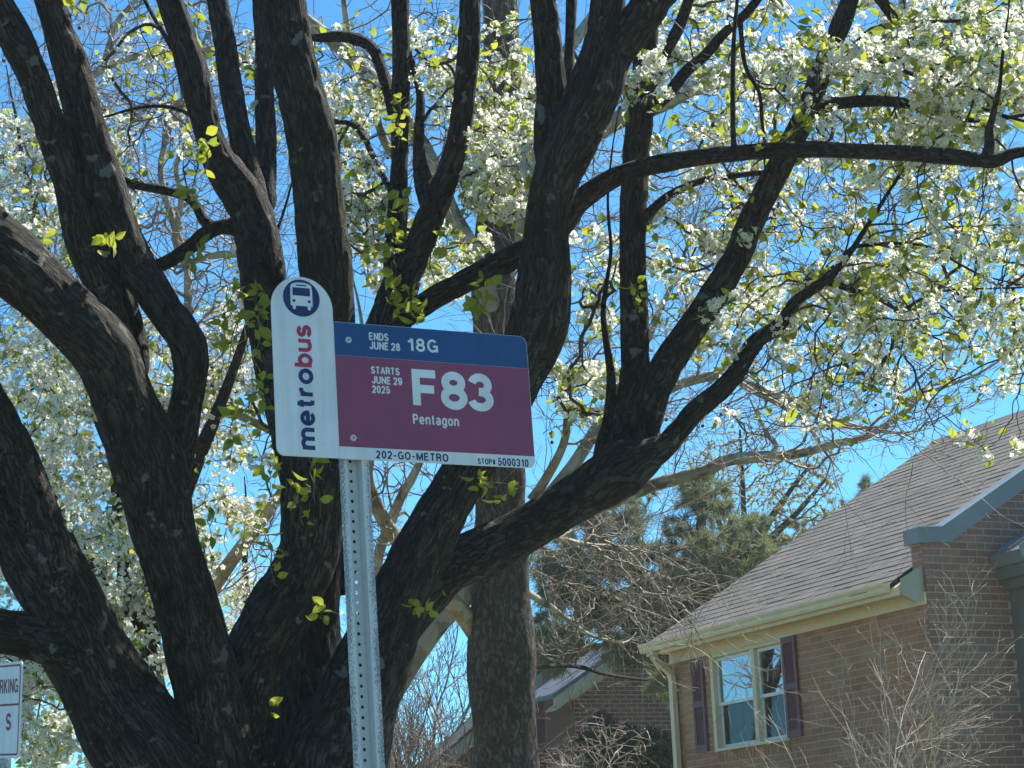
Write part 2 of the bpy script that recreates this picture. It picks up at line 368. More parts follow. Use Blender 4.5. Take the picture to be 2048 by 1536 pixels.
sheet('ground', [(-900, 0.13), (-7.4, 0.13), (-7.3, -0.03), (1.55, -0.03), (1.66, 0.13)] + [(s, gz(s)) for s in (3.8, 5, 6, 7, 8, 9, 10, 11, 11.9)] + [(14, 1.0), (900, 1.0)], MAT['grass'])
sheet('road', [(-7.15, 0.0), (-2.9, 0.05), (1.5, 0.0)], MAT['asphalt'], -250, 400)
for name, s0, s1 in (('road_marking', -3.05, -2.95), ('road_marking', -2.85, -2.75)):
    sheet(name, [(s0, 0.0535), (s1, 0.0535)], MAT['paint'], -250, 400)
for s0, s1 in ((1.5, 1.65), (-7.3, -7.15)):
    k = MB(); k.prism([(s0, -0.1), (s1, -0.1), (s1, 0.14), (s0, 0.14)], 'y', -250, 400)
    o = k.build('kerb', MAT['concrete']); o.rotation_euler = (0, 0, STREET_ROT); tag(o, kind='structure')
sheet('pavement', [(4.2, gz(4.2) + 0.03), (5.5, gz(5.5) + 0.03)], MAT['concrete'], -250, 400)

# ------------------------------------------------------------------ pieces (bricks, shingles) as parts
def px_of(w):
    v = np.asarray(w) - CAM; z = v @ FWD
    return (PW / 2 + FPX * (v @ RGT) / z, PH / 2 - FPX * (v @ UPV) / z, z)

BOXV = np.array([(-1,-1,-1),(1,-1,-1),(1,1,-1),(-1,1,-1),(-1,-1,1),(1,-1,1),(1,1,1),(-1,1,1)], dtype=float) * 0.5
BOXF = np.array([(0,3,2,1),(4,5,6,7),(0,1,5,4),(1,2,6,5),(2,3,7,6),(3,0,4,7)])

def pieces(name, stuff_name, items, mat, parent, root_mat, tmpl=(BOXV, BOXF), limit=290, rot=None, shade=None):
    """items: list of (centre xyz local, size xyz).  The pieces that show largest become objects, the rest one stuff part"""
    scored = []
    for c, s in items:
        w = root_mat @ Vector(c); x, y, z = px_of(np.array(w))
        infr = -40 < x < PW + 40 and -40 < y < PH + 40
        scored.append((0 if infr else 1, z, c, s))
    scored.sort(key=lambda q: (q[0], q[1]))
    cache = {}
    for k, (a, z, c, s) in enumerate(scored[:limit]):
        if a: break
        key = tuple(round(v, 4) for v in s)
        if key not in cache:
            cache[key] = mesh_data(name, tmpl[0] * np.array(s), tmpl[1], (mat,))
        o = obj(name, cache[key], parent, c)
        jit = (random.uniform(-.004, .004),) * 3
        o.rotation_euler = jit if rot is None else (rot[0] + jit[0], rot[1] + jit[1], rot[2])
    else:
        k = min(limit, len(scored))
    rest = scored[k:]
    if rest:
        R3 = np.identity(3) if rot is None else np.array(Matrix.Rotation(rot[1], 3, 'Y'))
        V = np.concatenate([(tmpl[0] * np.array(s)) @ R3.T + np.array(c) for _, _, c, s in rest])
        nv = len(tmpl[0])
        F = np.concatenate([tmpl[1] + i * nv for i in range(len(rest))])
        tag(obj(stuff_name, mesh_data(stuff_name, V, F, (mat,)), parent), kind='stuff')

def brick_items(u0, u1, z0, z1, test, axis, depth=0.02, course=0.0677, length=0.2032, joint=0.0105, proud=0.0025, clip=None):
    """bricks on a wall plane. axis 'y' : wall runs along y at x=0 facing -x ; axis 'x' : runs along x at y=0 facing -y"""
    out = []; row = 0; z = z1 - course
    while z > z0 - course * 0.5:
        u = u0 - (length / 2 if row % 2 else 0)
        while u < u1:
            a, b = max(u, u0), min(u + length, u1)
            for (a2, b2) in (test(a, b, z, z + course) if test else [(a, b)]):
                if b2 - a2 > 0.03:
                    cu = (a2 + b2) / 2; w = b2 - a2 - joint; h = course - joint
                    dd = -proud + depth / 2 + random.uniform(-0.0012, 0.0012)
                    if axis == 'y': out.append(((dd, cu, z + course / 2), (depth, w, h)))
                    else: out.append(((cu, dd, z + course / 2), (w, depth, h)))
            u += length
        row += 1; z -= course
    return out

# ------------------------------------------------------------------ brick house on the right
HC = np.array([3.6752, 19.9017, 4.0121]); HG = 1.0; HZ = HC[2] - HG
house = empty('brick_house', (HC[0], HC[1], HG), STREET_ROT)
tag(house, 'brown brick house with cream eaves and plum shutters behind the bare shrub', 'house')
bpy.context.view_layer.update()
HM = Matrix.Translation((HC[0], HC[1], HG)) @ Matrix.Rotation(STREET_ROT, 4, 'Z')
WY0, WY1, WZ0, WZ1 = 2.415, 3.845, HZ - 1.27, HZ - 0.25      # window opening
LEN, WID = 4.66, 7.8

# eave wall (faces the street corner)
w = MB()
w.box(0.0, 0.22, 0.1905, WY0, 0, HZ + 0.02); w.box(0.0, 0.22, WY1, LEN, 0, HZ + 0.02)
w.box(0.0, 0.22, WY0, WY1, 0, WZ0); w.box(0.0, 0.22, WY0, WY1, WZ1, HZ + 0.02)
wall1 = w.build('wall', MAT['mortar'], house); wall1['label'] = 'eave wall with the window'
def eave_test(a, b, z0, z1):
    if z1 > WZ0 - 0.10 and a < WY1 + 0.02 and b > WY0 - 0.02:
        if z0 > WZ0 - 0.11:
            r = []
            if a < WY0: r.append((a, WY0))
            if b > WY1: r.append((WY1, b))
            return r
    return [(a, b)]
pieces('brick', 'far_bricks', brick_items(0.006, LEN, 0.0, HZ - 0.235, eave_test, 'y'), MAT['brick'], wall1, HM, limit=285)
row = []
y = WY0
while y < WY1 - 0.03:
    row.append(((0.004, y + 0.033, WZ0 - 0.052), (0.03, 0.057, 0.095))); y += 0.0675
pieces('sill_brick', 'far_sill_bricks', row, MAT['brick'], wall1, HM, limit=60)
# gable wall with parapet
SL = 0.575
def cop_z(x): return HZ + (0.325 if x < 0.24 else 0.325 + SL * (x - 0.24))
g = MB(); xs = [0, 0.24, WID / 2, WID - 0.24, WID]
prof = [(0.0, 0), (WID, 0), (WID, cop_z(0)), (WID - 0.24, cop_z(0)), (WID / 2, cop_z(WID / 2)), (0.24, cop_z(0.24)), (0.0, cop_z(0))]
g.prism(prof, 'y', 0.0, 0.19)
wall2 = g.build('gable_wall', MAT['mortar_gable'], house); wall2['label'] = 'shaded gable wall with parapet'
def gab_test(a, b, z0, z1):
    lim = lambda x: cop_z(x) if x <= WID / 2 else cop_z(WID - x)
    if z1 > max(lim(a), lim(b)) + 0.03: return []
    if 0.95 < (a + b) / 2 < 3.4 and z1 < HZ + 0.05: return []
    return [(a, b)]
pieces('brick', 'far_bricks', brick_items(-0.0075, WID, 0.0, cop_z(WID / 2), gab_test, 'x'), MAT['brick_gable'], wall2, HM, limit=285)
# quoin end of the parapet above the eave
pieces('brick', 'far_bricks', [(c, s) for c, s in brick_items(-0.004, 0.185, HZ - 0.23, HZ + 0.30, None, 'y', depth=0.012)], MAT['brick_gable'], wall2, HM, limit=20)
# far gable wall and back wall
b_ = MB(); b_.prism([(0.0, 0), (WID, 0), (WID, HZ - 0.1), (WID / 2, HZ + 2.2), (0.0, HZ - 0.1)], 'y', LEN - 0.2, LEN - 0.003)
b_.box(WID - 0.2, WID - 0.003, 0.2, LEN - 0.21, 0, HZ - 0.1)
b_.build('rear_wall', MAT['brick_far'], house)
# coping
cp = MB(); t_ = 0.135
top = [(-0.06, cop_z(0) + t_ - 0.01), (0.21, cop_z(0) + t_), (WID / 2, cop_z(WID / 2) + t_ * 1.12), (WID - 0.21, cop_z(0) + t_), (WID + 0.06, cop_z(0) + t_)]
bot = [(WID + 0.06, cop_z(0) - 0.012), (WID - 0.28, cop_z(0) - 0.012), (WID / 2, cop_z(WID / 2) - 0.02), (0.29, cop_z(0) - 0.004), (-0.06, cop_z(0) - 0.018)]
cp.prism(top + bot, 'y', -0.028, 0.205)
cop = cp.build('coping', MAT['bluegrey'], house); cop['label'] = 'blue-grey metal coping stepping down the gable'
lip = MB()
for (xa, za), (xb, zb) in zip(top[:-1], top[1:]):
    lip.prism([(xa, za + 0.001), (xb, zb + 0.001), (xb, zb + 0.012), (xa, za + 0.012)], 'y', -0.036, -0.018)
lip.build('drip_edge', MAT['alu'], cop)
# roof slope facing the street
RS = 0.60; RA = math.atan(RS); RX0 = -0.31; RZ = HZ + 0.105
def roof_z(x): return RZ + RS * x
rd = MB(); ry0, ry1 = 0.197, 4.79
rd.prism([(RX0, roof_z(RX0) - 0.035), (WID / 2, roof_z(WID / 2) - 0.035), (WID / 2, roof_z(WID / 2) - 0.003), (RX0, roof_z(RX0) - 0.003)], 'y', ry0, ry1)
rd.prism([(WID / 2 + .001, roof_z(WID / 2) - 0.035), (WID - RX0, roof_z(RX0) - 0.035), (WID - RX0, roof_z(RX0) - 0.003), (WID / 2 + .001, roof_z(WID / 2) - 0.003)], 'y', ry0, ry1)
roof = rd.build('roof', MAT['deck'], house)
EXP = 0.142; tabw = 0.305; sl = (WID / 2 - RX0) / math.cos(RA); items = []; k = 0; s = -0.012
while s < sl - 0.05:
    off = random.choice((0, 0.1, 0.2)) if k % 2 else random.choice((0.15, 0.25, 0.05)); y = ry0 - off
    while y < ry1:
        a, b2 = max(y, ry0), min(y + tabw, ry1 + 0.01)
        if b2 - a > 0.03:
            sc_ = s + EXP / 2 + random.uniform(-.004, .004)
            x = RX0 + sc_ * math.cos(RA); z = roof_z(RX0) + sc_ * math.sin(RA)
            lift = 0.006 + random.uniform(0, 0.004)
            items.append(((x - lift * math.sin(RA), (a + b2) / 2, z + lift * math.cos(RA)), (EXP + 0.012, b2 - a - 0.005, 0.0055)))
        y += tabw
    s += EXP; k += 1
# a tab is a wedge: its lower edge stands proud, its upper edge dives under the next course
TABV = BOXV.copy(); TABV[:, 2] = np.where(TABV[:, 0] < 0, TABV[:, 2] + 0.5, TABV[:, 2] - 0.5)
pieces('shingle', 'far_shingles', items, MAT['shingle'], roof, HM, tmpl=(TABV, BOXF), limit=290, rot=(0, -RA, 0))
rc = MB(); rc.prism([(WID / 2 - 0.16, roof_z(WID / 2 - 0.16) + 0.012), (WID / 2, roof_z(WID / 2) + 0.03), (WID / 2 + 0.16, roof_z(WID / 2 - 0.16) + 0.012), (WID / 2, roof_z(WID / 2) + 0.004)], 'y', ry0, ry1)
rc.build('ridge_cap', MAT['shingle'], roof)
# eaves: soffit box, frieze, gutter, downspout
e = MB(); e.prism([(-0.012, HZ - 0.135), (-0.25, HZ - 0.135), (-0.25, roof_z(-0.25) - 0.04), (-0.012, roof_z(-0.012) - 0.04)], 'y', 0.055, 4.73)
e.build('soffit', MAT['cream'], house)
e = MB(); e.box(-0.028, -0.0005, 0.012, 4.66, HZ - 0.25, HZ - 0.137); e.build('frieze_board', MAT['cream'], house)
e = MB(); e.prism([(-0.262, roof_z(-0.25) - 0.045), (-0.252, roof_z(-0.25) - 0.045), (-0.252, HZ - 0.165), (-0.262, HZ - 0.165)], 'y', 0.06, 4.74); e.build('fascia', MAT['cream'], house)
gp = [(-0.264, HZ - 0.128), (-0.318, HZ - 0.128), (-0.330, HZ - 0.105), (-0.332, HZ - 0.078), (-0.352, HZ - 0.055), (-0.356, HZ - 0.035), (-0.343, HZ - 0.035), (-0.340, HZ - 0.052), (-0.320, HZ - 0.076), (-0.316, HZ - 0.103), (-0.308, HZ - 0.118), (-0.274, HZ - 0.118), (-0.274, HZ - 0.03), (-0.264, HZ - 0.03)]
e = MB(); e.prism(gp, 'y', 0.20, 4.77); gut = e.build('gutter', MAT['cream'], house)
for ya, yb in ((0.196, 0.1995), (4.7705, 4.774)):
    e = MB(); e.prism([(-0.264, HZ - 0.128), (-0.318, HZ - 0.128), (-0.332, HZ - 0.09), (-0.356, HZ - 0.04), (-0.264, HZ - 0.034)], 'y', ya, yb); e.build('end_cap', MAT['cream'], gut)
e = MB(); e.prism([(-0.006, HZ - 0.20), (-0.11, HZ - 0.235), (-0.245, HZ - 0.17), (-0.25, HZ - 0.02), (-0.006, HZ + 0.11)], 'y', 0.030, 0.054); e.build('cornice_return', MAT['cream_dull'], house)  # eave-end panel, its shade put into the duller cream
def tube_path(mb, pts, hw, hd):
    """rectangular pipe along points in the x-z plane (y constant)"""
    n = len(pts)
    for i in range(n - 1):
        (x0, y0, z0), (x1, y1, z1) = pts[i], pts[i + 1]
        d = Vector((x1 - x0, y1 - y0, z1 - z0)).normalized(); sdir = Vector((0, 1, 0)); nn = d.cross(sdir).normalized()
        V = []
        for (x, y, z) in (pts[i], pts[i + 1]):
            for a, b2 in ((-1, -1), (1, -1), (1, 1), (-1, 1)):
                V.append(Vector((x, y, z)) + sdir * hw * a + nn * hd * b2)
        mb.add(V, [(0, 1, 2, 3), (7, 6, 5, 4), (0, 4, 5, 1), (1, 5, 6, 2), (2, 6, 7, 3), (3, 7, 4, 0)])
e = MB(); tube_path(e, [(-0.30, 4.53, HZ - 0.12), (-0.30, 4.53, HZ - 0.17), (-0.27, 4.535, HZ - 0.225), (-0.21, 4.545, HZ - 0.27), (-0.12, 4.56, HZ - 0.325), (-0.07, 4.57, HZ - 0.375), (-0.055, 4.575, HZ - 0.44), (-0.05, 4.58, 0.15), (-0.22, 4.58, 0.05)], 0.038, 0.028)
dsp = e.build('downspout', MAT['cream'], house)
e = MB(); e.box(-0.03, 0.0, 4.52, 4.66, HZ - 0.56, HZ - 0.535); e.build('strap', MAT['cream'], dsp)
# window: two double-hung units
win = empty('window'); win.parent = house; win['label'] = 'pair of double-hung windows with cream frame'
f = MB(); d0, d1 = -0.02, 0.10
f.box(d0, d1, WY0 + .003, WY0 + 0.045, WZ0 + .002, WZ1 - .002); f.box(d0, d1, WY1 - 0.065, WY1 - .003, WZ0 + .002, WZ1 - .002)
f.box(d0, d1, WY0 + 0.046, WY1 - 0.066, WZ1 - 0.04, WZ1 - .002); f.box(d0 - 0.02, d1, WY0 + 0.046, WY1 - 0.066, WZ0 + .002, WZ0 + 0.035)
f.box(d0 + 0.01, d1, 2.975, 3.045, WZ0 + 0.036, WZ1 - 0.041)
f.build('frame', MAT['cream'], win)
ZM = HZ - 0.777
for ya, yb in ((2.463, 2.972), (3.048, 3.778)):
    for za, zb, dx, gm in ((ZM - 0.018, WZ1 - 0.043, 0.028, 'glass_up'), (WZ0 + 0.037, ZM + 0.016, 0.050, 'glass_low')):
        sf = MB(); t2 = 0.034
        sf.box(dx, dx + 0.02, ya, ya + t2, za, zb); sf.box(dx, dx + 0.02, yb - t2, yb, za, zb)
        sf.box(dx, dx + 0.02, ya + t2 + .0005, yb - t2 - .0005, za, za + t2); sf.box(dx, dx + 0.02, ya + t2 + .0005, yb - t2 - .0005, zb - t2, zb)
        sf.build('sash', MAT['white'], win)
        gl = MB(); gl.box(dx + 0.009, dx + 0.012, ya + t2, yb - t2, za + t2, zb - t2); gl.build('pane', MAT[gm], win)
    jm = MB(); jm.box(0.021, 0.094, ya - 0.0, ya + 0.004, WZ0 + 0.037, WZ1 - 0.043); jm.build('jamb', MAT['white'], win)
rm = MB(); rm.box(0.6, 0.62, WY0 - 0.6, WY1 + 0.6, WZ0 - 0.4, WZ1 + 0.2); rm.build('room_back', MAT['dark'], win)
cu = MB()
for ya, yb in ((3.05, 3.52), (2.55, 2.95)):
    n = 18
    for i in range(n):
        y0_, y1_ = ya + (yb - ya) * i / n, ya + (yb - ya) * (i + 1) / n
        x0_, x1_ = 0.18 + 0.02 * math.sin(i * 1.7), 0.18 + 0.02 * math.sin((i + 1) * 1.7)
        cu.add([(x0_, y0_, WZ0), (x1_, y1_, WZ0), (x1_, y1_, WZ1), (x0_, y0_, WZ1), (x0_ + .004, y0_, WZ0), (x1_ + .004, y1_, WZ0), (x1_ + .004, y1_, WZ1), (x0_ + .004, y0_, WZ1)], [(0, 1, 2, 3), (7, 6, 5, 4), (3, 2, 6, 7), (1, 0, 4, 5)])
cu.build('curtain', MAT['curtain'], win)
# louvred shutters
for ya, yb in ((3.972, 4.212), (2.178, 2.424)):
    z0s, z1s = HZ - 1.245, HZ - 0.252
    st = MB(); x0s, x1s = -0.036, -0.008
    st.box(x0s, x1s, ya, ya + 0.042, z0s, z1s); st.box(x0s, x1s, yb - 0.042, yb, z0s, z1s)
    for za, zb in ((z0s, z0s + 0.075), (z0s + 0.47, z0s + 0.535), (z1s - 0.065, z1s)):
        st.box(x0s + .001, x1s, ya + 0.0425, yb - 0.0425, za, zb)
    sh = st.build('shutter', MAT['plum'], house)
    lv = MB()
    for za, zb in ((z0s + 0.08, z0s + 0.465), (z0s + 0.54, z1s - 0.07)):
        z = za
        while z < zb - 0.012:
            lv.add([(x0s + .008, ya + .043, z), (x0s + .008, yb - .043, z), (x1s - .006, yb - .043, z + 0.02), (x1s - .006, ya + .043, z + 0.02),
                    (x0s + .005, ya + .043, z + .004), (x0s + .005, yb - .043, z + .004), (x1s - .009, yb - .043, z + 0.024), (x1s - .009, ya + .043, z + 0.024)],
                   [(0, 1, 2, 3), (7, 6, 5, 4), (0, 4, 5, 1), (1, 5, 6, 2), (2, 6, 7, 3), (3, 7, 4, 0)]); z += 0.021
    lv.box(x1s - 0.003, x1s + .004, ya + .043, yb - .043, z0s + .07, z1s - .06)
    lv.build('louvres', MAT['plum'], sh)
# bay with a metal hood on the gable wall
bay = empty('bay_window'); bay.parent = house; bay['label'] = 'bay under a blue-grey metal hood on the gable wall'
h = MB(); h.prism([(0.72, HZ + 0.20), (0.77, HZ + 0.09), (2.2, HZ + 0.86), (2.2, HZ + 1.01)], 'y', -0.46, -0.007); h.prism([(2.2005, HZ + 1.01), (2.2005, HZ + 0.86), (3.63, HZ + 0.09), (3.68, HZ + 0.20)], 'y', -0.46, -0.007)
hood = h.build('hood', MAT['bluegrey'], bay)
for yy in (-0.47, -0.31, -0.16):
    r_ = MB(); r_.prism([(0.725, HZ + 0.207), (2.19, HZ + 1.015), (2.19, HZ + 1.045), (0.725, HZ + 0.237)], 'y', yy, yy + 0.014); r_.build('seam', MAT['bluegrey'], hood)
h = MB(); h.box(0.80, 3.60, -0.43, -0.007, HZ - 0.02, HZ + 0.085); h.box(0.86, 3.54, -0.40, -0.007, HZ - 0.11, HZ - 0.021); h.build('cornice', MAT['sage'], bay)
h = MB(); h.box(0.93, 3.45, -0.36, -0.007, 0.3, HZ - 0.111); h.build('panel', MAT['sage'], bay)
h = MB()
for xa in (1.12, 1.9, 2.68):
    h.box(xa, xa + 0.05, -0.378, -0.361, HZ - 1.3, HZ - 0.2); h.box(xa + 0.6, xa + 0.65, -0.378, -0.361, HZ - 1.3, HZ - 0.2)
    h.box(xa + .051, xa + 0.599, -0.378, -0.361, HZ - 0.25, HZ - 0.2); h.box(xa + .051, xa + 0.599, -0.378, -0.361, HZ - 1.3, HZ - 1.25)
h.build('window_frame', MAT['white'], bay)
h = MB()
for xa in (1.12, 1.9, 2.68): h.box(xa + .051, xa + 0.599, -0.368, -0.362, HZ - 1.249, HZ - 0.251)
h.build('pane', MAT['glass_low'], bay)

# ------------------------------------------------------------------ second house behind, gable end to the camera
c2 = P(1147, 1390, 34.0)
H2 = empty('distant_brick_house', (c2[0], c2[1], 1.0), STREET_ROT)
tag(H2, 'dark red brick house with slate-blue roof and tan rake behind the shrubs', 'house')
H2M = Matrix.Translation((c2[0], c2[1], 1.0)) @ Matrix.Rotation(STREET_ROT, 4, 'Z')
z2 = c2[2] - 1.0; W2 = 7.0; sl2 = 0.60
def g2(x): return z2 + sl2 * (x if x < W2 / 2 else W2 - x)
m_ = MB(); m_.prism([(0.0, 0), (W2, 0), (W2, z2 - 0.05), (W2 / 2, g2(W2 / 2) - 0.05), (0, z2 - 0.05)], 'y', 0, 0.2); wl2 = m_.build('wall', MAT['mortar_gable'], H2)
def t2_(a, b, z0, z1):
    return [] if z1 > max(g2(a), g2(b)) or (a + b) / 2 > 3.4 else [(a, b)]
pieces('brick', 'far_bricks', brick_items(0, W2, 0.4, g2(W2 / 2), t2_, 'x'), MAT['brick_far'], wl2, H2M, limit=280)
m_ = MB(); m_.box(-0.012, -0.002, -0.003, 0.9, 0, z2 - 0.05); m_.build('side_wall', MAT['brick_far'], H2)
ov = 0.38; OFF = 0.24; YB = 0.9
def slab(o0, o1, x0, x1, ya, yb):
    m = MB(); m.prism([(x0, z2 + sl2 * x0 + o0), (x1, z2 + sl2 * x1 + o0), (x1, z2 + sl2 * x1 + o1), (x0, z2 + sl2 * x0 + o1)], 'y', ya, yb)
    return m
slab(OFF, OFF + 0.07, -0.55, W2 / 2, -ov, YB).build('roof', MAT['roof_blue'], H2)
m_ = MB(); m_.prism([(W2 / 2 + .001, g2(W2 / 2) + OFF), (W2 + 0.45, g2(0) - 0.27 + OFF), (W2 + 0.45, g2(0) - 0.27 + OFF + .07), (W2 / 2 + .001, g2(W2 / 2) + OFF + .07)], 'y', -ov, 6.0); m_.build('rear_roof', MAT['roof_blue'], H2)
slab(0.06, OFF - 0.001, -0.55, W2 / 2, -ov - 0.02, -ov + 0.005).build('rake_board', MAT['cream_dull'], H2)
slab(0.03, 0.059, -0.5, W2 / 2, -ov + 0.006, -0.004).build('rake_soffit', MAT['cream_dull'], H2)
slab(-0.07, 0.029, -0.02, W2 / 2, -0.03, -0.006).build('frieze_board', MAT['cream_dull'], H2)
m_ = MB(); m_.box(0.34, 1.25, 0.95, 1.7, 0.0, z2 + 0.86); m_.box(0.30, 1.29, 0.92, 1.74, z2 + 0.861, z2 + 0.93)
ch = m_.build('chimney', MAT['brick_far'], H2)
# small gabled garage left of the big trunk
c3 = P(850, 1540, 36.0)
H3 = empty('garage', (c3[0], c3[1], 1.0), STREET_ROT); tag(H3, 'low gable with dark roof and tan rake left of the sycamore trunk', 'garage')
z3 = c3[2] - 1.0; W3 = 4.4
def g3(x): return z3 + 0.75 * (x if x < W3 / 2 else W3 - x)
m_ = MB(); m_.prism([(0.1, 0), (W3 - .1, 0), (W3 - .1, z3 - 0.05), (W3 / 2, g3(W3 / 2) - 0.2), (0.1, z3 - 0.05)], 'y', 0, 0.3); m_.build('wall', MAT['brick_far'], H3)
m_ = MB(); m_.prism([(-0.4, g3(0) - 0.30), (W3 / 2, g3(W3 / 2)), (W3 / 2, g3(W3 / 2) + 0.1), (-0.4, g3(0) - 0.20)], 'y', -0.3, 0.35)
m_.prism([(W3 / 2 + .001, g3(W3 / 2)), (W3 + 0.4, g3(0) - 0.30), (W3 + 0.4, g3(0) - 0.20), (W3 / 2 + .001, g3(W3 / 2) + 0.1)], 'y', -0.3, 0.35); m_.build('roof', MAT['roof_dark'], H3)
m_ = MB(); m_.prism([(-0.42, g3(0) - 0.50), (W3 / 2, g3(W3 / 2) - 0.2), (W3 / 2, g3(W3 / 2) + 0.03), (-0.42, g3(0) - 0.27)], 'y', -0.33, -0.301)
m_.prism([(W3 / 2 + .001, g3(W3 / 2) - 0.2), (W3 + 0.42, g3(0) - 0.50), (W3 + 0.42, g3(0) - 0.27), (W3 / 2 + .001, g3(W3 / 2) + 0.03)], 'y', -0.33, -0.301); m_.build('rake_board', MAT['cream_dull'], H3)

# ------------------------------------------------------------------ tree building
def catmull(pts, step):
    """resample (x,y,z,r) control points"""
    p = np.asarray(pts, dtype=float)
    p = np.vstack([2 * p[0] - p[1], p, 2 * p[-1] - p[-2]])
    out = []
    for i in range(1, len(p) - 2):
        a, b, c, d = p[i - 1:i + 3]
        n = max(2, int(np.linalg.norm(c[:3] - b[:3]) / step))
        t = np.linspace(0, 1, n, endpoint=False)[:, None]
        out.append(0.5 * (2 * b + (c - a) * t + (2 * a - 5 * b + 4 * c - d) * t ** 2 + (3 * b - a - 3 * c + d) * t ** 3))
    out.append(p[-2][None, :])
    q = np.vstack(out); q[:, 3] = np.maximum(q[:, 3], 0.003)
    return q

def tube(q, sides, seed=0.0, rough=0.06, furrow=0.0):
    """skin of a limb following q=(x,y,z,r); returns V,F,rest coordinates"""
    n = len(q); c = q[:, :3]; r = q[:, 3]
    T = np.gradient(c, axis=0); T /= np.linalg.norm(T, axis=1)[:, None] + 1e-9
    a = np.cross(T[0], (0.3, 1, 0.2)); a /= np.linalg.norm(a)
    A = np.zeros((n, 3)); A[0] = a
    for i in range(1, n):
        a = a - T[i] * (a @ T[i]); a /= np.linalg.norm(a); A[i] = a
    B = np.cross(T, A)
    s = np.concatenate([[0], np.cumsum(np.linalg.norm(np.diff(c, axis=0), axis=1))])
    th = np.linspace(0, 2 * math.pi, sides, endpoint=False); rm = float(np.mean(r))
    V = np.zeros((n, sides, 3)); R = np.zeros((n, sides, 3)); FU = np.ones((n, sides, 3))
    ct, st = np.cos(th), np.sin(th)
    for i in range(n):
        k = np.empty(sides)
        for j in range(sides):
            v1 = noise.noise(Vector((rm * ct[j] * 9 + seed, rm * st[j] * 9, s[i] * 4.5)))
            v2 = noise.noise(Vector((rm * ct[j] * 27, rm * st[j] * 27 + seed, s[i] * 6.5)))
            v3 = noise.noise(Vector((rm * ct[j] * 60, rm * st[j] * 60 + seed, s[i] * 22)))
            rg_ = min(1.0, abs(v2) * 4.5 + 0.05); FU[i, j, 0] = 0.35 + 0.65 * rg_
            k[j] = 1 + rough * 0.9 * v1 + furrow * (rg_ - 0.7 + 0.35 * v3) / r[i]
        V[i] = c[i] + (A[i][None] * ct[:, None] + B[i][None] * st[:, None]) * (r[i] * k)[:, None]
        R[i] = np.stack([rm * ct + seed, rm * st, np.full(sides, s[i])], 1)
    idx = np.arange(n * sides).reshape(n, sides); nx = np.roll(idx, -1, axis=1)
    F = np.stack([idx[:-1], nx[:-1], nx[1:], idx[1:]], -1).reshape(-1, 4)
    # cap
    V = np.vstack([V.reshape(-1, 3), c[-1] + T[-1] * r[-1] * 0.5]); R = np.vstack([R.reshape(-1, 3), [[seed, 0, s[-1]]]])
    tip = len(V) - 1; last = idx[-1]
    capF = np.stack([last, np.roll(last, -1), np.full(sides, tip), np.full(sides, tip)], 1)
    FU = np.vstack([FU.reshape(-1, 3), [[1, 1, 1]]])
    return V, F, R, capF[:, :3], FU

def limb(name, pts, d0, d1, mat, parent, seed, ext=0.0, step=0.03, rough=0.06, up=0.0, furrow=0.0):
    """pts (px,py,width px) from root to tip, depth running from d0 to d1 along the way"""
    arr = np.array(pts, dtype=float)
    ln = np.concatenate([[0], np.cumsum(np.hypot(*np.diff(arr[:, :2], axis=0).T))]); f = ln / ln[-1]
    w = []
    for (x, y, wd), t in zip(arr, f):
        d = d0 + (d1 - d0) * t; w.append((*P(x, y, d), wd * 0.5 * d / FPX))
    if ext:
        a, b = np.array(w[-2]), np.array(w[-1]); dr = (b - a)[:3]; dr /= np.linalg.norm(dr); r = b[3]
        p = b[:3].copy(); nst = 4
        for i in range(nst):
            dr = dr + np.array([random.uniform(-.12, .12), random.uniform(-.12, .12), up + random.uniform(-.05, .1)]); dr /= np.linalg.norm(dr)
            p = p + dr * ext / nst; w.append((*p, r * (1 - 0.85 * (i + 1) / nst)))
    rm_ = float(np.mean([p[3] for p in w])); q = catmull(w, step)
    sides = int(min(64, max(7, 8 + (520 if furrow else 200) * rm_)))
    sl_ = np.concatenate([[0], np.cumsum(np.linalg.norm(np.diff(q[:, :3], axis=0), axis=1))])
    for i in range(len(q)):
        o_ = noise.noise_vector(Vector((sl_[i] * 2.6, seed * 5.1, 0.3))); g_ = noise.noise(Vector((sl_[i] * 3.4, seed * 2.3, 7.7))); fl_ = (0.16 if name == 'branch' else (-0.3 if name == 'limb' else 0.1)) * math.exp(-sl_[i] / ((2.5 if name == 'branch' else 0.8) * rm_ + 1e-6))
        q[i, :3] += np.array(o_) * 0.16 * min(q[i, 3], 0.08); q[i, 3] *= 1 + 0.10 * g_ + fl_
    V, F, R, cap, FU = tube(q, sides, seed * 3.7, rough, furrow=min(furrow, rm_ * 0.12))
    me = bpy.data.meshes.new(name)
    nq, ntri = len(F), len(cap)
    me.vertices.add(len(V)); me.vertices.foreach_set('co', V.astype(np.float32).ravel())
    me.loops.add(nq * 4 + ntri * 3); me.loops.foreach_set('vertex_index', np.concatenate([F.ravel(), cap.ravel()]).astype(np.int32))
    me.polygons.add(nq + ntri)
    me.polygons.foreach_set('loop_start', np.concatenate([np.arange(nq) * 4, nq * 4 + np.arange(ntri) * 3]).astype(np.int32))
    me.polygons.foreach_set('use_smooth', np.ones(nq + ntri, dtype=bool))
    me.update(calc_edges=True)
    at = me.attributes.new('rest', 'FLOAT_VECTOR', 'POINT'); at.data.foreach_set('vector', R.astype(np.float32).ravel())
    at = me.attributes.new('furrow', 'FLOAT_VECTOR', 'POINT'); at.data.foreach_set('vector', FU.astype(np.float32).ravel())
    me.materials.append(mat)
    o = obj(name, me); o.parent = parent
    if parent is not None: o.matrix_parent_inverse = parent_inv(parent)
    return o, q

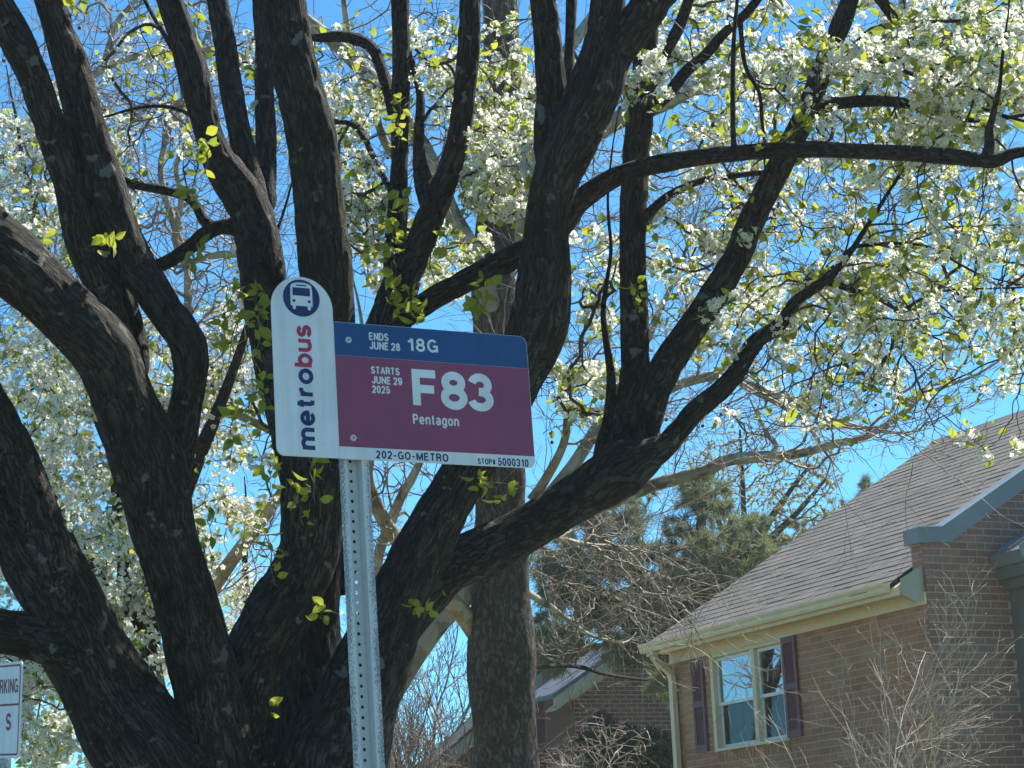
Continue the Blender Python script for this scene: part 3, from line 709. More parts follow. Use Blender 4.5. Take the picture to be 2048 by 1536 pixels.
_inv = {}
def parent_inv(p):
    if p.name not in _inv:
        _inv[p.name] = (Matrix.Translation(p.location) @ p.rotation_euler.to_matrix().to_4x4()).inverted()
    return _inv[p.name]

def adopt(o, parent):
    o.parent = parent; o.matrix_parent_inverse = parent_inv(parent); return o

def cloud(vols):
    out = []
    for (x, y, d, rx, ry, rd, n) in vols:
        v = rng.normal(size=(n, 3)); v /= np.linalg.norm(v, axis=1)[:, None]; v *= rng.random(n)[:, None] ** (1 / 2.6)
        for a, b, c in v: out.append(P(x + a * rx, y + b * ry, d + c * rd))
    return np.array(out)

def grow(root_pts, root_dirs, att, seg=0.06, wig=0.25, curve=0.5, lift=0.0, reach=0.25, spread=6):
    """twig system: every attractor is joined to the best node grown so far"""
    nr = len(root_pts); cap_ = nr + len(att) * 40
    Pn = np.zeros((cap_, 3)); Dn = np.zeros((cap_, 3)); par = np.full(cap_, -1, dtype=int)
    Pn[:nr] = root_pts; Dn[:nr] = root_dirs; n = nr
    dmin = np.array([np.min(np.linalg.norm(root_pts - a, axis=1)) for a in att]) if nr < 40000 else np.zeros(len(att))
    tips = []
    for ai in np.argsort(dmin):
        a = att[ai]; v = a - Pn[:n]; ds = np.einsum('ij,ij->i', v, v)
        k = min(spread, n - 1); cand = np.argpartition(ds, k)[:k + 1]
        dd = np.sqrt(ds[cand]) + 1e-6; cs = np.einsum('ij,ij->i', v[cand], Dn[cand]) / dd
        j = cand[np.argmin(dd * (1.7 - cs))]
        p0 = Pn[j].copy(); vec = a - p0; L = np.linalg.norm(vec)
        if L < 0.02: continue
        m = int(min(36, max(2, math.ceil(L / seg))))
        c1 = p0 + Dn[j] * L * curve * 0.6 + np.array([0, 0, lift * L]); t = np.linspace(0, 1, m + 1)[1:, None]
        path = (1 - t) ** 2 * p0 + 2 * t * (1 - t) * (0.5 * c1 + 0.5 * (p0 + a) / 2 + 0.5 * (p0 - p0)) + t ** 2 * a
        jit = rng.normal(size=(m, 3)) * wig * L / m * 0.8; jit = np.cumsum(jit, axis=0); jit -= t * jit[-1]
        path = path + jit
        prev = j
        for q in path:
            Pn[n] = q; d = q - Pn[prev]; Dn[n] = d / (np.linalg.norm(d) + 1e-9); par[n] = prev; prev = n; n += 1
        tips.append(prev)
    return Pn[:n], Dn[:n], par[:n], np.array(tips), nr

def twig_mesh(name, Pn, par, tips, nr, mat, rmin, rmax, powr=0.42, sides=3):
    n = len(Pn); cnt = np.zeros(n); cnt[tips] = 1
    for i in range(n - 1, nr - 1, -1):
        if par[i] >= 0: cnt[par[i]] += cnt[i]
    r = np.clip(rmin * np.maximum(cnt, 1) ** powr, rmin, rmax)
    ch = np.arange(nr, n); pa = par[nr:]
    p1, p0 = Pn[ch], Pn[pa]; r1 = r[ch]; r0 = np.minimum(np.where(pa < nr, r1 * 1.35, r[pa]), r1 * 1.35)
    d = p1 - p0; d /= np.linalg.norm(d, axis=1)[:, None] + 1e-9
    ref = np.where(np.abs(d[:, 2:3]) > 0.9, np.array([[1.0, 0, 0]]), np.array([[0, 0, 1.0]]))
    a = np.cross(d, ref); a /= np.linalg.norm(a, axis=1)[:, None]; b = np.cross(d, a)
    m = len(ch); V = np.zeros((m, 2, sides, 3))
    for k in range(sides):
        u = a * math.cos(2 * math.pi * k / sides) + b * math.sin(2 * math.pi * k / sides)
        V[:, 0, k] = p0 + u * r0[:, None]; V[:, 1, k] = p1 + u * r1[:, None]
    base = np.arange(m)[:, None] * 2 * sides; F = []
    for k in range(sides):
        k2 = (k + 1) % sides
        F.append(np.stack([base[:, 0] + k, base[:, 0] + k2, base[:, 0] + sides + k2, base[:, 0] + sides + k], 1))
    return obj(name, mesh_data(name, V.reshape(-1, 3), np.concatenate(F), (mat,), smooth=True)), r

def rot_batch(dirs, roll):
    """rotation matrices taking +Z to dirs with a roll"""
    z = dirs / (np.linalg.norm(dirs, axis=1)[:, None] + 1e-9)
    ref = np.where(np.abs(z[:, 2:3]) > 0.95, np.array([[1.0, 0, 0]]), np.array([[0, 0, 1.0]]))
    x = np.cross(ref, z); x /= np.linalg.norm(x, axis=1)[:, None]; y = np.cross(z, x)
    c, s = np.cos(roll)[:, None], np.sin(roll)[:, None]
    return np.stack([x * c + y * s, -x * s + y * c, z], axis=2)

def scatter_mesh(name, tmpls, pos, dirs, scale, mats, parent=None, kind='stuff'):
    """joins copies of small templates (V,F,midx) into one mesh"""
    roll = rng.random(len(pos)) * 6.283; R = rot_batch(dirs, roll); pick = rng.integers(0, len(tmpls), len(pos))
    Vs, Fs, Ms = [], [], []; base = 0
    for ti, (TV, TF, TM) in enumerate(tmpls):
        sel = np.where(pick == ti)[0]
        if not len(sel): continue
        V = np.einsum('nij,vj->nvi', R[sel], TV) * scale[sel][:, None, None] + pos[sel][:, None, :]
        F = TF[None] + (np.arange(len(sel)) * len(TV))[:, None, None] + base
        Vs.append(V.reshape(-1, 3)); Fs.append(F.reshape(-1, TF.shape[1])); Ms.append(np.tile(TM, len(sel))); base += len(sel) * len(TV)
    o = obj(name, mesh_data(name, np.vstack(Vs), np.vstack(Fs), mats, np.concatenate(Ms)))
    if kind: o['kind'] = kind
    if parent is not None: adopt(o, parent)
    return o

def single_parts(name, tmpls, pos, dirs, scale, mats, parent):
    roll = rng.random(len(pos)) * 6.283; R = rot_batch(dirs, roll); pick = rng.integers(0, len(tmpls), len(pos))
    mes = [mesh_data(name, TV, TF, mats, TM) for TV, TF, TM in tmpls]
    for i in range(len(pos)):
        o = bpy.data.objects.new(name, mes[pick[i]]); COL.objects.link(o)
        m = Matrix.Identity(4)
        for a in range(3):
            for b in range(3): m[a][b] = R[i][a][b] * scale[i]
            m[a][3] = pos[i][a]
        adopt(o, parent); o.matrix_basis = m

def ramify(starts, levels, wob=0.05):
    """long arching shoots: starts = [(point, direction, length, radius)], each level = (every m, length factor, angle, upward pull)"""
    V0, V1, R0, R1 = [], [], [], []
    todo = [(np.array(p, float), np.array(d, float) / np.linalg.norm(d), l, r, 0) for p, d, l, r in starts]
    while todo:
        p, d, l, r, lv = todo.pop()
        n = max(3, int(l / 0.07)); st = l / n; every, lf, ang, upw = levels[min(lv, len(levels) - 1)]
        acc = random.uniform(0, every); bend = rng.normal(size=3) * 0.05
        for k in range(n):
            d = d + bend * 0.5 + rng.normal(size=3) * wob + np.array([0, 0, upw]); d /= np.linalg.norm(d); q = p + d * st
            f0, f1 = 1 - 0.7 * k / n, 1 - 0.7 * (k + 1) / n
            V0.append(p); V1.append(q); R0.append(r * f0); R1.append(r * f1); p = q; acc += st
            if lv < len(levels) - 1 and acc > every and k > 0:
                acc = random.uniform(-0.3, 0.3) * every
                a = math.radians(random.uniform(*ang)); ax = np.cross(d, rng.normal(size=3)); ax /= np.linalg.norm(ax)
                nd = d * math.cos(a) + ax * math.sin(a)
                todo.append((q, nd, l * lf * (1 - 0.55 * k / n) * random.uniform(0.6, 1.2), r * f1 * 0.62, lv + 1))
    return np.array(V0), np.array(V1), np.array(R0), np.array(R1)

def shoots_mesh(name, V0, V1, R0, R1, mat, rmin, sides=3):
    R0, R1 = np.maximum(R0, rmin), np.maximum(R1, rmin)
    d = V1 - V0; d /= np.linalg.norm(d, axis=1)[:, None]
    ref = np.where(np.abs(d[:, 2:3]) > 0.9, np.array([[1.0, 0, 0]]), np.array([[0, 0, 1.0]]))
    a = np.cross(d, ref); a /= np.linalg.norm(a, axis=1)[:, None]; b = np.cross(d, a); m = len(V0); V = np.zeros((m, 2, sides, 3))
    for k in range(sides):
        u = a * math.cos(2 * math.pi * k / sides) + b * math.sin(2 * math.pi * k / sides)
        V[:, 0, k] = V0 + u * R0[:, None]; V[:, 1, k] = V1 + u * R1[:, None]
    base = np.arange(m) * 2 * sides
    F = np.concatenate([np.stack([base + k, base + (k + 1) % sides, base + sides + (k + 1) % sides, base + sides + k], 1) for k in range(sides)])
    return obj(name, mesh_data(name, V.reshape(-1, 3), F, (mat,), smooth=True))

# --- templates
def flower_cluster(seed, nfl=9, quads=True):
    rg = np.random.default_rng(seed); V, F, Mi = [np.zeros(3)], [], []
    for k in range(nfl):
        d = rg.normal(size=3); d[2] = abs(d[2]) * 0.9 - 0.15; d /= np.linalg.norm(d)
        c = d * rg.uniform(0.022, 0.036); nrm = d + rg.normal(size=3) * 0.35; nrm /= np.linalg.norm(nrm)
        Rm = rot_batch(nrm[None], np.array([rg.random() * 6.28]))[0]; fr = rg.uniform(0.0115, 0.0145)
        ctr = len(V); V.append(c)
        for p in range(5):
            a = p * 2 * math.pi / 5; cup = rg.uniform(0.1, 0.45)
            pts = np.array([(0.62, 0.40, cup * 0.55), (1.0, 0.0, cup), (0.62, -0.40, cup * 0.55)]) * fr
            ca, sa = math.cos(a), math.sin(a)
            pts = np.stack([pts[:, 0] * ca - pts[:, 1] * sa, pts[:, 0] * sa + pts[:, 1] * ca, pts[:, 2]], 1)
            b = len(V); V += list(pts @ Rm.T + c); F.append((ctr, b, b + 1, b + 2)); Mi.append(0)
        s_ = fr * 0.30; b = len(V)
        V += list(np.array([(s_, -s_ * .6, fr * .25), (s_ * .5, s_ * .4, fr * .32), (-s_ * .7, s_ * .5, fr * .25)]) @ Rm.T + c); F.append((ctr, b, b + 1, b + 2)); Mi.append(1)
        # flower stalk back to the spur
        b = len(V); sd_ = np.cross(d, (0.3, 0.5, 0.8)); sd_ = sd_ / np.linalg.norm(sd_) * 0.0008
        V += [c + sd_, sd_]; F.append((ctr, b, b + 1, 0)); Mi.append(1)
    return np.array(V), np.array(F), np.array(Mi)

def leaf_tmpl(seed, L=0.055, W=0.036):
    rg = np.random.default_rng(seed); fold = rg.uniform(0.15, 0.5); droop = rg.uniform(0.1, 0.5)
    prof = [(0.0, 0.06), (0.28, 0.9), (0.55, 0.95), (0.8, 0.55), (1.0, 0.02)]
    V, F = [], []
    for t, w in prof:
        z = t * L; y = -droop * L * t * t; hw = W / 2 * w
        V += [(-hw, y + hw * fold, z), (0, y, z), (hw, y + hw * fold, z)]
    for i in range(4):
        b = 3 * i; F += [(b, b + 1, b + 4, b + 3), (b + 1, b + 2, b + 5, b + 4)]
    return np.array(V), np.array(F), np.zeros(len(F), dtype=int)

def tuft_tmpl(seed, n=12, L=0.13, W=0.011, spread=0.8):
    rg = np.random.default_rng(seed); V, F = [], []
    for k in range(n):
        d = rg.normal(size=3) * spread; d[2] = abs(d[2]) + 0.45; d /= np.linalg.norm(d); l = L * rg.uniform(0.6, 1.1)
        sdir = np.cross(d, rg.normal(size=3)); sdir /= np.linalg.norm(sdir); b = len(V); o = rg.normal(size=3) * L * 0.12
        V += [o - sdir * W / 2, o + sdir * W / 2, o + d * l + sdir * W * 0.2, o + d * l - sdir * W * 0.2]; F.append((b, b + 1, b + 2, b + 3))
    return np.array(V), np.array(F), np.zeros(n, dtype=int)

def ball_tmpl():
    t = (1 + 5 ** .5) / 2
    V = np.array([(-1,t,0),(1,t,0),(-1,-t,0),(1,-t,0),(0,-1,t),(0,1,t),(0,-1,-t),(0,1,-t),(t,0,-1),(t,0,1),(-t,0,-1),(-t,0,1)]) / math.hypot(1, t)
    F = np.array([(0,11,5),(0,5,1),(0,1,7),(0,7,10),(0,10,11),(1,5,9),(5,11,4),(11,10,2),(10,7,6),(7,1,8),(3,9,4),(3,4,2),(3,2,6),(3,6,8),(3,8,9),(4,9,5),(2,4,11),(6,2,10),(8,6,7),(9,8,1)])
    return V, F, np.zeros(len(F), dtype=int)

CLUSTERS = [flower_cluster(s, n) for s, n in ((1, 9), (2, 11), (3, 8), (4, 10))]
FAR_CLUSTERS = [flower_cluster(s, n) for s, n in ((11, 7), (12, 8), (13, 6))]
LEAVES = [leaf_tmpl(s, 0.055 * f, 0.036 * f) for s, f in ((1, 1.0), (2, 0.85), (3, 1.1), (4, 0.7))]

def limb_nodes(qs, every=3, rmax=None):
    pts, drs = [], []
    for q in qs:
        T = np.gradient(q[:, :3], axis=0); T /= np.linalg.norm(T, axis=1)[:, None] + 1e-9
        for i in range(1, len(q), every):
            if rmax is None or q[i, 3] < rmax: pts.append(q[i, :3]); drs.append(T[i])
    return np.array(pts), np.array(drs)

# ------------------------------------------------------------------ the flowering pear in front
base = P(560, 1700, 8.7); base[2] = gz(float(base @ E2))
pear = empty('pear_tree', tuple(base))
tag(pear, 'large dark many-stemmed pear tree in blossom right behind the bus stop sign', 'tree')
B, BT = MAT['bark'], MAT['bark_thin']
PEAR = [
 # name, depth root, depth tip, extension, points
 ('trunk', 8.75, 8.75, 0, [(560,2330,420),(560,2150,400),(555,1950,400),(555,1800,410),(560,1660,380),(570,1580,260)]),
 ('limb', 8.65, 8.2, 0, [(500,1800,260),(400,1640,260),(305,1520,225),(225,1400,185),(160,1275,172),(115,1160,140),(95,1080,105)]),
 ('limb', 8.2, 7.9, 1.2, [(120,1170,120),(78,1030,94),(44,940,84),(6,850,76),(-40,760,70),(-90,660,62)]),
 ('limb', 8.25, 8.1, 1.0, [(150,1250,140),(95,1165,135),(45,1085,125),(-12,1000,115),(-80,900,105)]),
 ('limb', 8.3, 8.0, 1.0, [(200,1330,120),(130,1290,105),(60,1270,95),(0,1260,88),(-120,1235,80)]),
 ('limb', 8.7, 7.8, 1.2, [(500,1760,200),(452,1536,152),(420,1400,140),(390,1264,132),(372,1205,128),(353,1141,127),(322,1041,136),(302,960,146),(282,890,140),(262,832,132),(243,775,127),(212,708,126),(165,655,122),(97,590,124),(40,540,132),(0,507,138),(-90,435,140)]),
 ('limb', 8.35, 8.1, 1.4, [(245,740,75),(222,650,68),(196,560,64),(168,490,64),(141,383,60),(114,300,60),(93,233,60),(69,160,60),(30,75,66),(-12,0,66),(-50,-60,64)]),
 ('limb', 8.5, 8.6, 0.8, [(268,760,70),(258,680,62),(240,590,54),(208,480,46),(172,340,42),(146,220,42),(128,150,36)]),
 ('limb', 8.4, 8.2, 1.4, [(338,960,90),(352,890,80),(365,832,66),(378,762,66),(378,705,76),(354,657,78),(328,622,76),(300,577,77),(275,540,78),(250,492,80),(226,430,80),(206,357,78),(188,290,72),(160,195,68),(146,133,66),(122,67,58),(97,0,58),(75,-60,56)]),
 ('limb', 8.7, 8.25, 1.5, [(470,1560,170),(475,1440,150),(503,1330,128),(558,1230,122),(602,1145,118),(622,1060,124),(632,960,122),(642,850,112),(651,740,110),(655,650,108),(652,560,106),(645,480,102),(636,383,98),(624,290,98),(604,205,94),(580,100,93),(563,0,91),(550,-80,88)]),
 ('limb', 8.55, 8.75, 1.2, [(625,1040,110),(600,930,96),(572,820,90),(546,700,86),(530,600,86),(521,512,90),(512,440,88),(488,392,84),(458,352,72),(428,302,60),(407,227,55),(384,145,57),(363,77,56),(336,0,52),(315,-60,50)]),
 ('limb', 8.8, 9.0, 1.2, [(512,425,70),(496,350,60),(479,265,47),(464,180,47),(450,83,44),(436,0,43),(426,-60,42)]),
 ('limb', 8.85, 9.2, 1.0, [(522,420,66),(530,310,44),(529,200,40),(526,100,36),(522,0,34),(520,-60,33)]),
 ('branch', 8.8, 8.9, 0, [(495,452,44),(465,452,34),(435,455,28),(408,470,30),(383,492,28),(350,515,27),(312,535,26)]),
 ('branch', 8.85, 9.0, 0.6, [(430,458,26),(408,440,22),(395,415,20),(375,395,18),(333,382,17),(293,374,17),(258,366,15)]),
 ('branch', 8.8, 9.0, 0.3, [(395,240,11),(365,222,9),(330,213,8),(290,214,7),(250,222,6),(218,232,5)]),
 ('branch', 8.8, 9.0, 0.3, [(345,95,13),(325,65,10),(305,30,9),(285,-10,8)]),
 ('limb', 8.8, 9.0, 0, [(640,1640,240),(640,1536,200),(632,1430,165),(625,1330,130),(630,1230,100),(640,1130,85),(650,1030,70)]),
 ('limb', 8.75, 8.6, 1.4, [(640,1700,250),(668,1536,225),(700,1430,178),(745,1325,155),(790,1215,128),(838,1115,112),(885,1030,106),(925,960,102),(965,890,102),(1000,820,104),(1032,755,106),(1062,690,112),(1083,625,113),(1093,545,104),(1096,467,88),(1102,410,86),(1118,345,92),(1150,272,100),(1178,205,105),(1200,140,102),(1212,70,82),(1218,0,66),(1218,-60,62)]),
 ('limb', 8.8, 8.7, 1.2, [(1112,350,80),(1108,280,82),(1104,220,68),(1100,160,57),(1094,67,55),(1086,0,56),(1078,-60,54)]),
 ('branch', 8.85, 9.1, 0.6, [(1128,260,24),(1136,180,22),(1140,90,22),(1143,0,22),(1146,-40,20)]),
 ('limb', 8.7, 8.5, 1.4, [(1180,205,90),(1215,140,86),(1255,75,76),(1302,8,72),(1345,-60,68)]),
 ('limb', 8.75, 9.2, 0, [(1085,500,62),(1045,506,50),(980,540,48),(900,578,46),(842,612,44),(795,650,44),(762,700,46),(735,780,50),(710,900,55),(690,1050,60),(672,1180,62)]),
 ('limb', 9.0, 9.4, 0, [(668,1180,70),(690,1040,80),(704,930,82),(725,820,78),(748,735,76),(768,670,75),(788,615,75),(806,560,74)]),
 ('limb', 9.4, 9.6, 1.2, [(795,600,56),(788,520,46),(793,430,40),(797,350,37),(800,250,36),(803,130,36),(802,0,36),(801,-60,35)]),
 ('limb', 9.4, 9.2, 1.2, [(802,570,64),(822,525,60),(840,480,58),(864,420,56),(890,358,52),(910,298,47),(923,240,45),(933,170,44),(938,100,42),(940,0,42),(941,-60,42)]),
 ('limb', 9.35, 9.6, 0.5, [(862,420,44),(846,362,38),(838,310,25),(839,250,20),(841,200,17),(832,150,14),(815,100,11)]),
 ('branch', 9.6, 10.0, 0.3, [(792,400,18),(772,363,13),(745,310,12),(729,277,11),(700,247,10),(665,246,8)]),
 ('branch', 9.6, 9.9, 0.3, [(790,230,22),(776,180,22),(760,133,23),(745,98,23),(715,80,22),(680,74,22),(650,76,20)]),
 ('limb', 8.75, 9.3, 0.6, [(745,1310,120),(790,1240,118),(850,1183,106),(900,1135,100),(985,1092,96),(1071,1045,95),(1150,993,96),(1212,957,104),(1255,932,104),(1296,914,72),(1334,890,47),(1358,860,42),(1392,822,40),(1434,788,38),(1470,748,36),(1507,690,34),(1560,650,30),(1592,605,26),(1630,575,22),(1662,552,18),(1700,505,10)]),
 ('branch', 9.15, 9.5, 0.5, [(1205,950,50),(1206,890,30),(1218,835,24),(1222,780,21),(1220,735,17),(1212,680,14),(1206,620,11),(1214,560,8),(1222,500,7),(1216,420,6)]),
 ('limb', 9.2, 9.6, 1.2, [(1238,950,70),(1250,880,82),(1263,805,70),(1269,735,62),(1268,645,59),(1267,512,54),(1270,400,54),(1276,300,54),(1284,200,50),(1293,100,44),(1302,0,40),(1308,-60,38)]),
 ('limb', 9.2, 9.3, 1.4, [(1258,935,60),(1280,855,74),(1302,798,70),(1336,730,62),(1380,660,60),(1426,590,58),(1472,518,55),(1495,465,53),(1530,390,51),(1565,320,50),(1600,250,46),(1626,190,44),(1650,120,40),(1680,50,38),(1705,-20,34)]),
 ('limb', 8.75, 8.3, 1.2, [(1108,470,52),(1140,425,46),(1155,405,43),(1182,383,42),(1224,357,40),(1274,337,38),(1350,322,36),(1424,311,35),(1536,302,33),(1636,298,32),(1736,304,31),(1836,309,31),(1919,316,31),(1986,322,28),(2025,308,22),(2080,294,19)]),
 ('branch', 8.35, 8.3, 0.4, [(1975,320,24),(1980,285,20),(1979,262,18),(1988,225,12),(2000,170,8)]),
 ('branch', 9.25, 9.1, 0.5, [(1628,218,32),(1655,213,27),(1688,207,25),(1730,203,24),(1786,203,22),(1836,213,20),(1886,227,16),(1922,238,12),(1980,240,8)]),
 ('branch', 9.5, 9.3, 0.6, [(1268,262,34),(1292,227,27),(1334,190,25),(1374,140,23),(1407,113,22),(1447,67,20),(1491,27,18),(1530,-20,16)]),
 ('branch', 9.5, 9.7, 0.6, [(1290,210,34),(1303,170,28),(1334,100,25),(1357,57,24),(1377,0,23),(1390,-50,22)]),
 ('branch', 8.9, 8.8, 0.2, [(1735,-40,26),(1770,10,23),(1805,60,20),(1832,98,13)]),
 ('branch', 9.0, 9.0, 0.2, [(1690,110,20),(1724,80,18),(1745,60,15),(1790,50,11),(1860,45,8),(1930,40,6)]),
 ('branch', 8.5, 8.7, 0.3, [(1468,318,12),(1466,250,11),(1466,160,10),(1468,80,9),(1475,0,8)]),
 ('branch', 8.6, 9.0, 0.3, [(1480,40,10),(1490,130,9),(1518,185,8),(1524,240,7),(1530,290,6)]),
 ('branch', 9.4, 9.7, 0.3, [(1272,452,26),(1304,420,20),(1338,392,17),(1372,374,15),(1420,357,14),(1480,350,12),(1530,345,10)]),
 ('branch', 9.3, 9.0, 0.4, [(1730,110,9),(1790,135,9),(1850,160,9),(1920,200,8),(1990,225,7),(2060,245,6)]),
 ('branch', 9.6, 9.8, 0.4, [(1655,555,16),(1700,500,9),(1740,490,8),(1800,487,7),(1860,495,6),(1940,540,5)]),
 ('branch', 9.7, 9.9, 0.4, [(1660,565,14),(1710,582,11),(1760,600,9),(1800,620,7),(1840,600,6),(1900,580,5),(2040,575,4)]),
]
pear_q = []
for i, (nm, d0, d1, ext, pts) in enumerate(PEAR):
    thin = max(p[2] for p in pts) < 62
    o, q = limb(nm, pts, d0, d1, BT if thin else B, pear, i + 1, ext, step=0.022 if thin else 0.016, rough=0.12 if thin else 0.10, up=0.12, furrow=0.008)
    pear_q.append(q)

rp, rd_ = limb_nodes([q for q in pear_q if np.mean(q[:, 3]) < 0.16], 4, 0.075)
vol = [(1800,130,9.4,360,230,1.1,300),(1860,430,9.8,300,260,1.3,250),(1600,600,10,270,220,1.3,180),(1850,680,10.1,300,150,1.2,150),
       (1450,450,10.2,230,260,1.2,130),(1420,120,9.8,220,170,1.0,110),(1180,640,10.3,110,220,0.8,65),(1015,340,9.4,110,140,0.6,70),
       (1110,800,10.6,80,90,0.6,22),(690,230,10.2,120,220,0.8,80),(880,140,10,110,150,0.7,60),(1650,810,10.2,260,70,0.8,45),
       (1950,880,10,110,40,0.5,8),(1080,150,10.2,120,160,0.8,50),(500,640,9.4,60,200,0.5,30),(330,200,9.4,260,220,0.7,70),(690,430,9.8,90,120,0.6,45),(770,470,10,130,110,0.7,60),(900,520,10.2,90,90,0.6,40),(980,160,10.2,110,160,0.7,40),(560,860,9.6,110,160,0.6,30),(160,420,9.2,160,160,0.6,30),(1960,120,9.0,160,160,0.9,110),(2280,300,9.3,240,330,1.2,130)]
vol = [(*v[:6], int(v[6] * 1.75)) for v in vol]
att = cloud(vol)
Pn, Dn, par, tips, nr = grow(rp, rd_, att, seg=0.05, wig=0.3, curve=0.8, lift=0.08)
tw, rr = twig_mesh('twigs', Pn, par, tips, nr, MAT['pear_twig'], 0.0018, 0.010, 0.42)
adopt(tw, pear); tw['kind'] = 'stuff'
# blossom: clusters at the tips and on spurs along the young wood
def density(p):
    x, y, z = px_of(p)
    d = 0.31
    if x < 1150: d = 0.24
    if x < 560: d = 0.12
    if 560 < x < 820: d = 0.24
    if 950 < x < 1090 and 230 < y < 430: d = 0.7
    if x > 1750 and y < 330: d = 0.55
    if y > 760: d *= 0.55
    if 1550 < x < 1800 and 380 < y < 560: d *= 0.55
    return d
idx = []; shy = rng.random(len(Pn))
for tnode in tips:
    if rng.random() > density(Pn[tnode]): continue
    j = tnode
    for k in range(rng.integers(2, 6)):
        idx.append(j)
        if par[j] < nr: break
        j = par[j]
idx = np.array(idx)
pos = Pn[idx] + rng.normal(size=(len(idx), 3)) * 0.012; dirs = Dn[idx] * 0.4 + rng.normal(size=(len(idx), 3)) * 0.7 + np.array([0, -0.1, 0.15]); scl = rng.uniform(0.8, 1.25, len(idx))
order = np.argsort((pos - CAM) @ FWD); near, far = order[:280], order[280:]
single_parts('blossom_cluster', CLUSTERS, pos[near], dirs[near], scl[near], (MAT['petal'], MAT['anther']), pear)
scatter_mesh('blossom', CLUSTERS, pos[far], dirs[far], scl[far], (MAT['petal'], MAT['anther']), pear)
# leaves among the blossom
lid = np.concatenate([rng.choice(idx, int(len(idx) * 0.8)), rng.choice(tips, int(len(tips) * 0.9))]); lp = Pn[lid] + rng.normal(size=(len(lid), 3)) * 0.02
ld = rng.normal(size=(len(lid), 3)) * 0.7 + np.array([0, 0, -0.1])
scatter_mesh('small_leaves', LEAVES, lp, ld, rng.uniform(0.6, 1.1, len(lid)), (MAT['leaf'],), pear)
# leafy shoots straight off the old wood
SHOOTS = [(625,950,7.9,9,35,60),(600,1010,8.0,6,40,40),(545,970,7.9,8,40,50),(550,1120,8.0,5,30,50),(510,700,8.2,10,35,90),(520,620,8.2,7,25,40),(525,820,8.3,7,25,60),(475,640,8.5,7,30,50),(440,700,8.6,8,35,60),(460,880,8.6,9,40,60),(430,1080,8.6,6,30,60),
          (800,590,8.7,14,45,40),(830,620,8.6,10,40,30),(790,500,8.9,7,28,50),(805,420,9.1,6,30,40),(795,250,9.1,9,40,50),(965,590,8.5,6,30,30),(950,620,8.5,5,30,20),(900,480,8.9,6,35,25),(410,320,8.4,7,35,35),(395,300,8.4,4,40,25),(370,400,8.6,4,25,25),(385,520,8.6,5,25,40),(270,165,8.3,3,50,20),(212,495,7.9,5,18,20),
          (640,1225,8.0,4,12,12),(850,1222,8.2,5,18,14),(975,975,8.3,6,35,25),(1010,990,8.4,4,30,12),(525,1440,8.6,3,12,25),(145,20,8.2,3,12,20),(1590,262,8.4,6,35,15),(1720,262,8.6,7,45,18),(1650,110,8.8,6,45,35),(1800,60,8.8,8,70,25),(1960,80,8.6,7,60,60),(1950,160,8.6,7,60,40),(1540,290,8.5,3,40,15),(1270,600,9.0,6,18,30)]
spos, sdir, sscl, segs0, segs1 = [], [], [], [], []
for (x, y, d, n, sx_, sy_) in SHOOTS:
    a = P(x + random.uniform(-8, 8), y + sy_, d + 0.05); b = P(x + random.uniform(-12, 12), y - sy_, d - 0.03)
    prev = a
    for k in range(n + 2):
        t = (k + 1) / (n + 2); c = a + (b - a) * t + rng.normal(size=3) * 0.006
        segs0.append(prev); segs1.append(c); prev = c
        for rep in range(2 if k > n * 0.4 else 1):
            off = rng.normal(size=3) * 0.5 + np.array([0, -0.25, 0.1]); off[0] *= 1.6
            spos.append(c + off * 0.012); sdir.append(off + (0, 0, random.uniform(-0.5, 0.5))); sscl.append(random.uniform(0.6, 1.1))
spos, sdir, sscl = np.array(spos), np.array(sdir), np.array(sscl)
keep = rng.permutation(len(spos)); nsing = min(290, len(spos))
single_parts('leaf', LEAVES, spos[keep[:nsing]], sdir[keep[:nsing]], sscl[keep[:nsing]], (MAT['leaf'],), pear)
if len(spos) > nsing:
    scatter_mesh('shoot_leaves', LEAVES, spos[keep[nsing:]], sdir[keep[nsing:]], sscl[keep[nsing:]], (MAT['leaf'],), pear)
S0, S1 = np.array(segs0), np.array(segs1); Pq = np.vstack([S0, S1]); pr = np.concatenate([np.full(len(S0), -1), np.arange(len(S0))])
sh_, _ = twig_mesh('shoots', Pq, pr, np.arange(len(S0), 2 * len(S0)), len(S0), MAT['brown_twig'], 0.0016, 0.002); adopt(sh_, pear); sh_['kind'] = 'stuff'

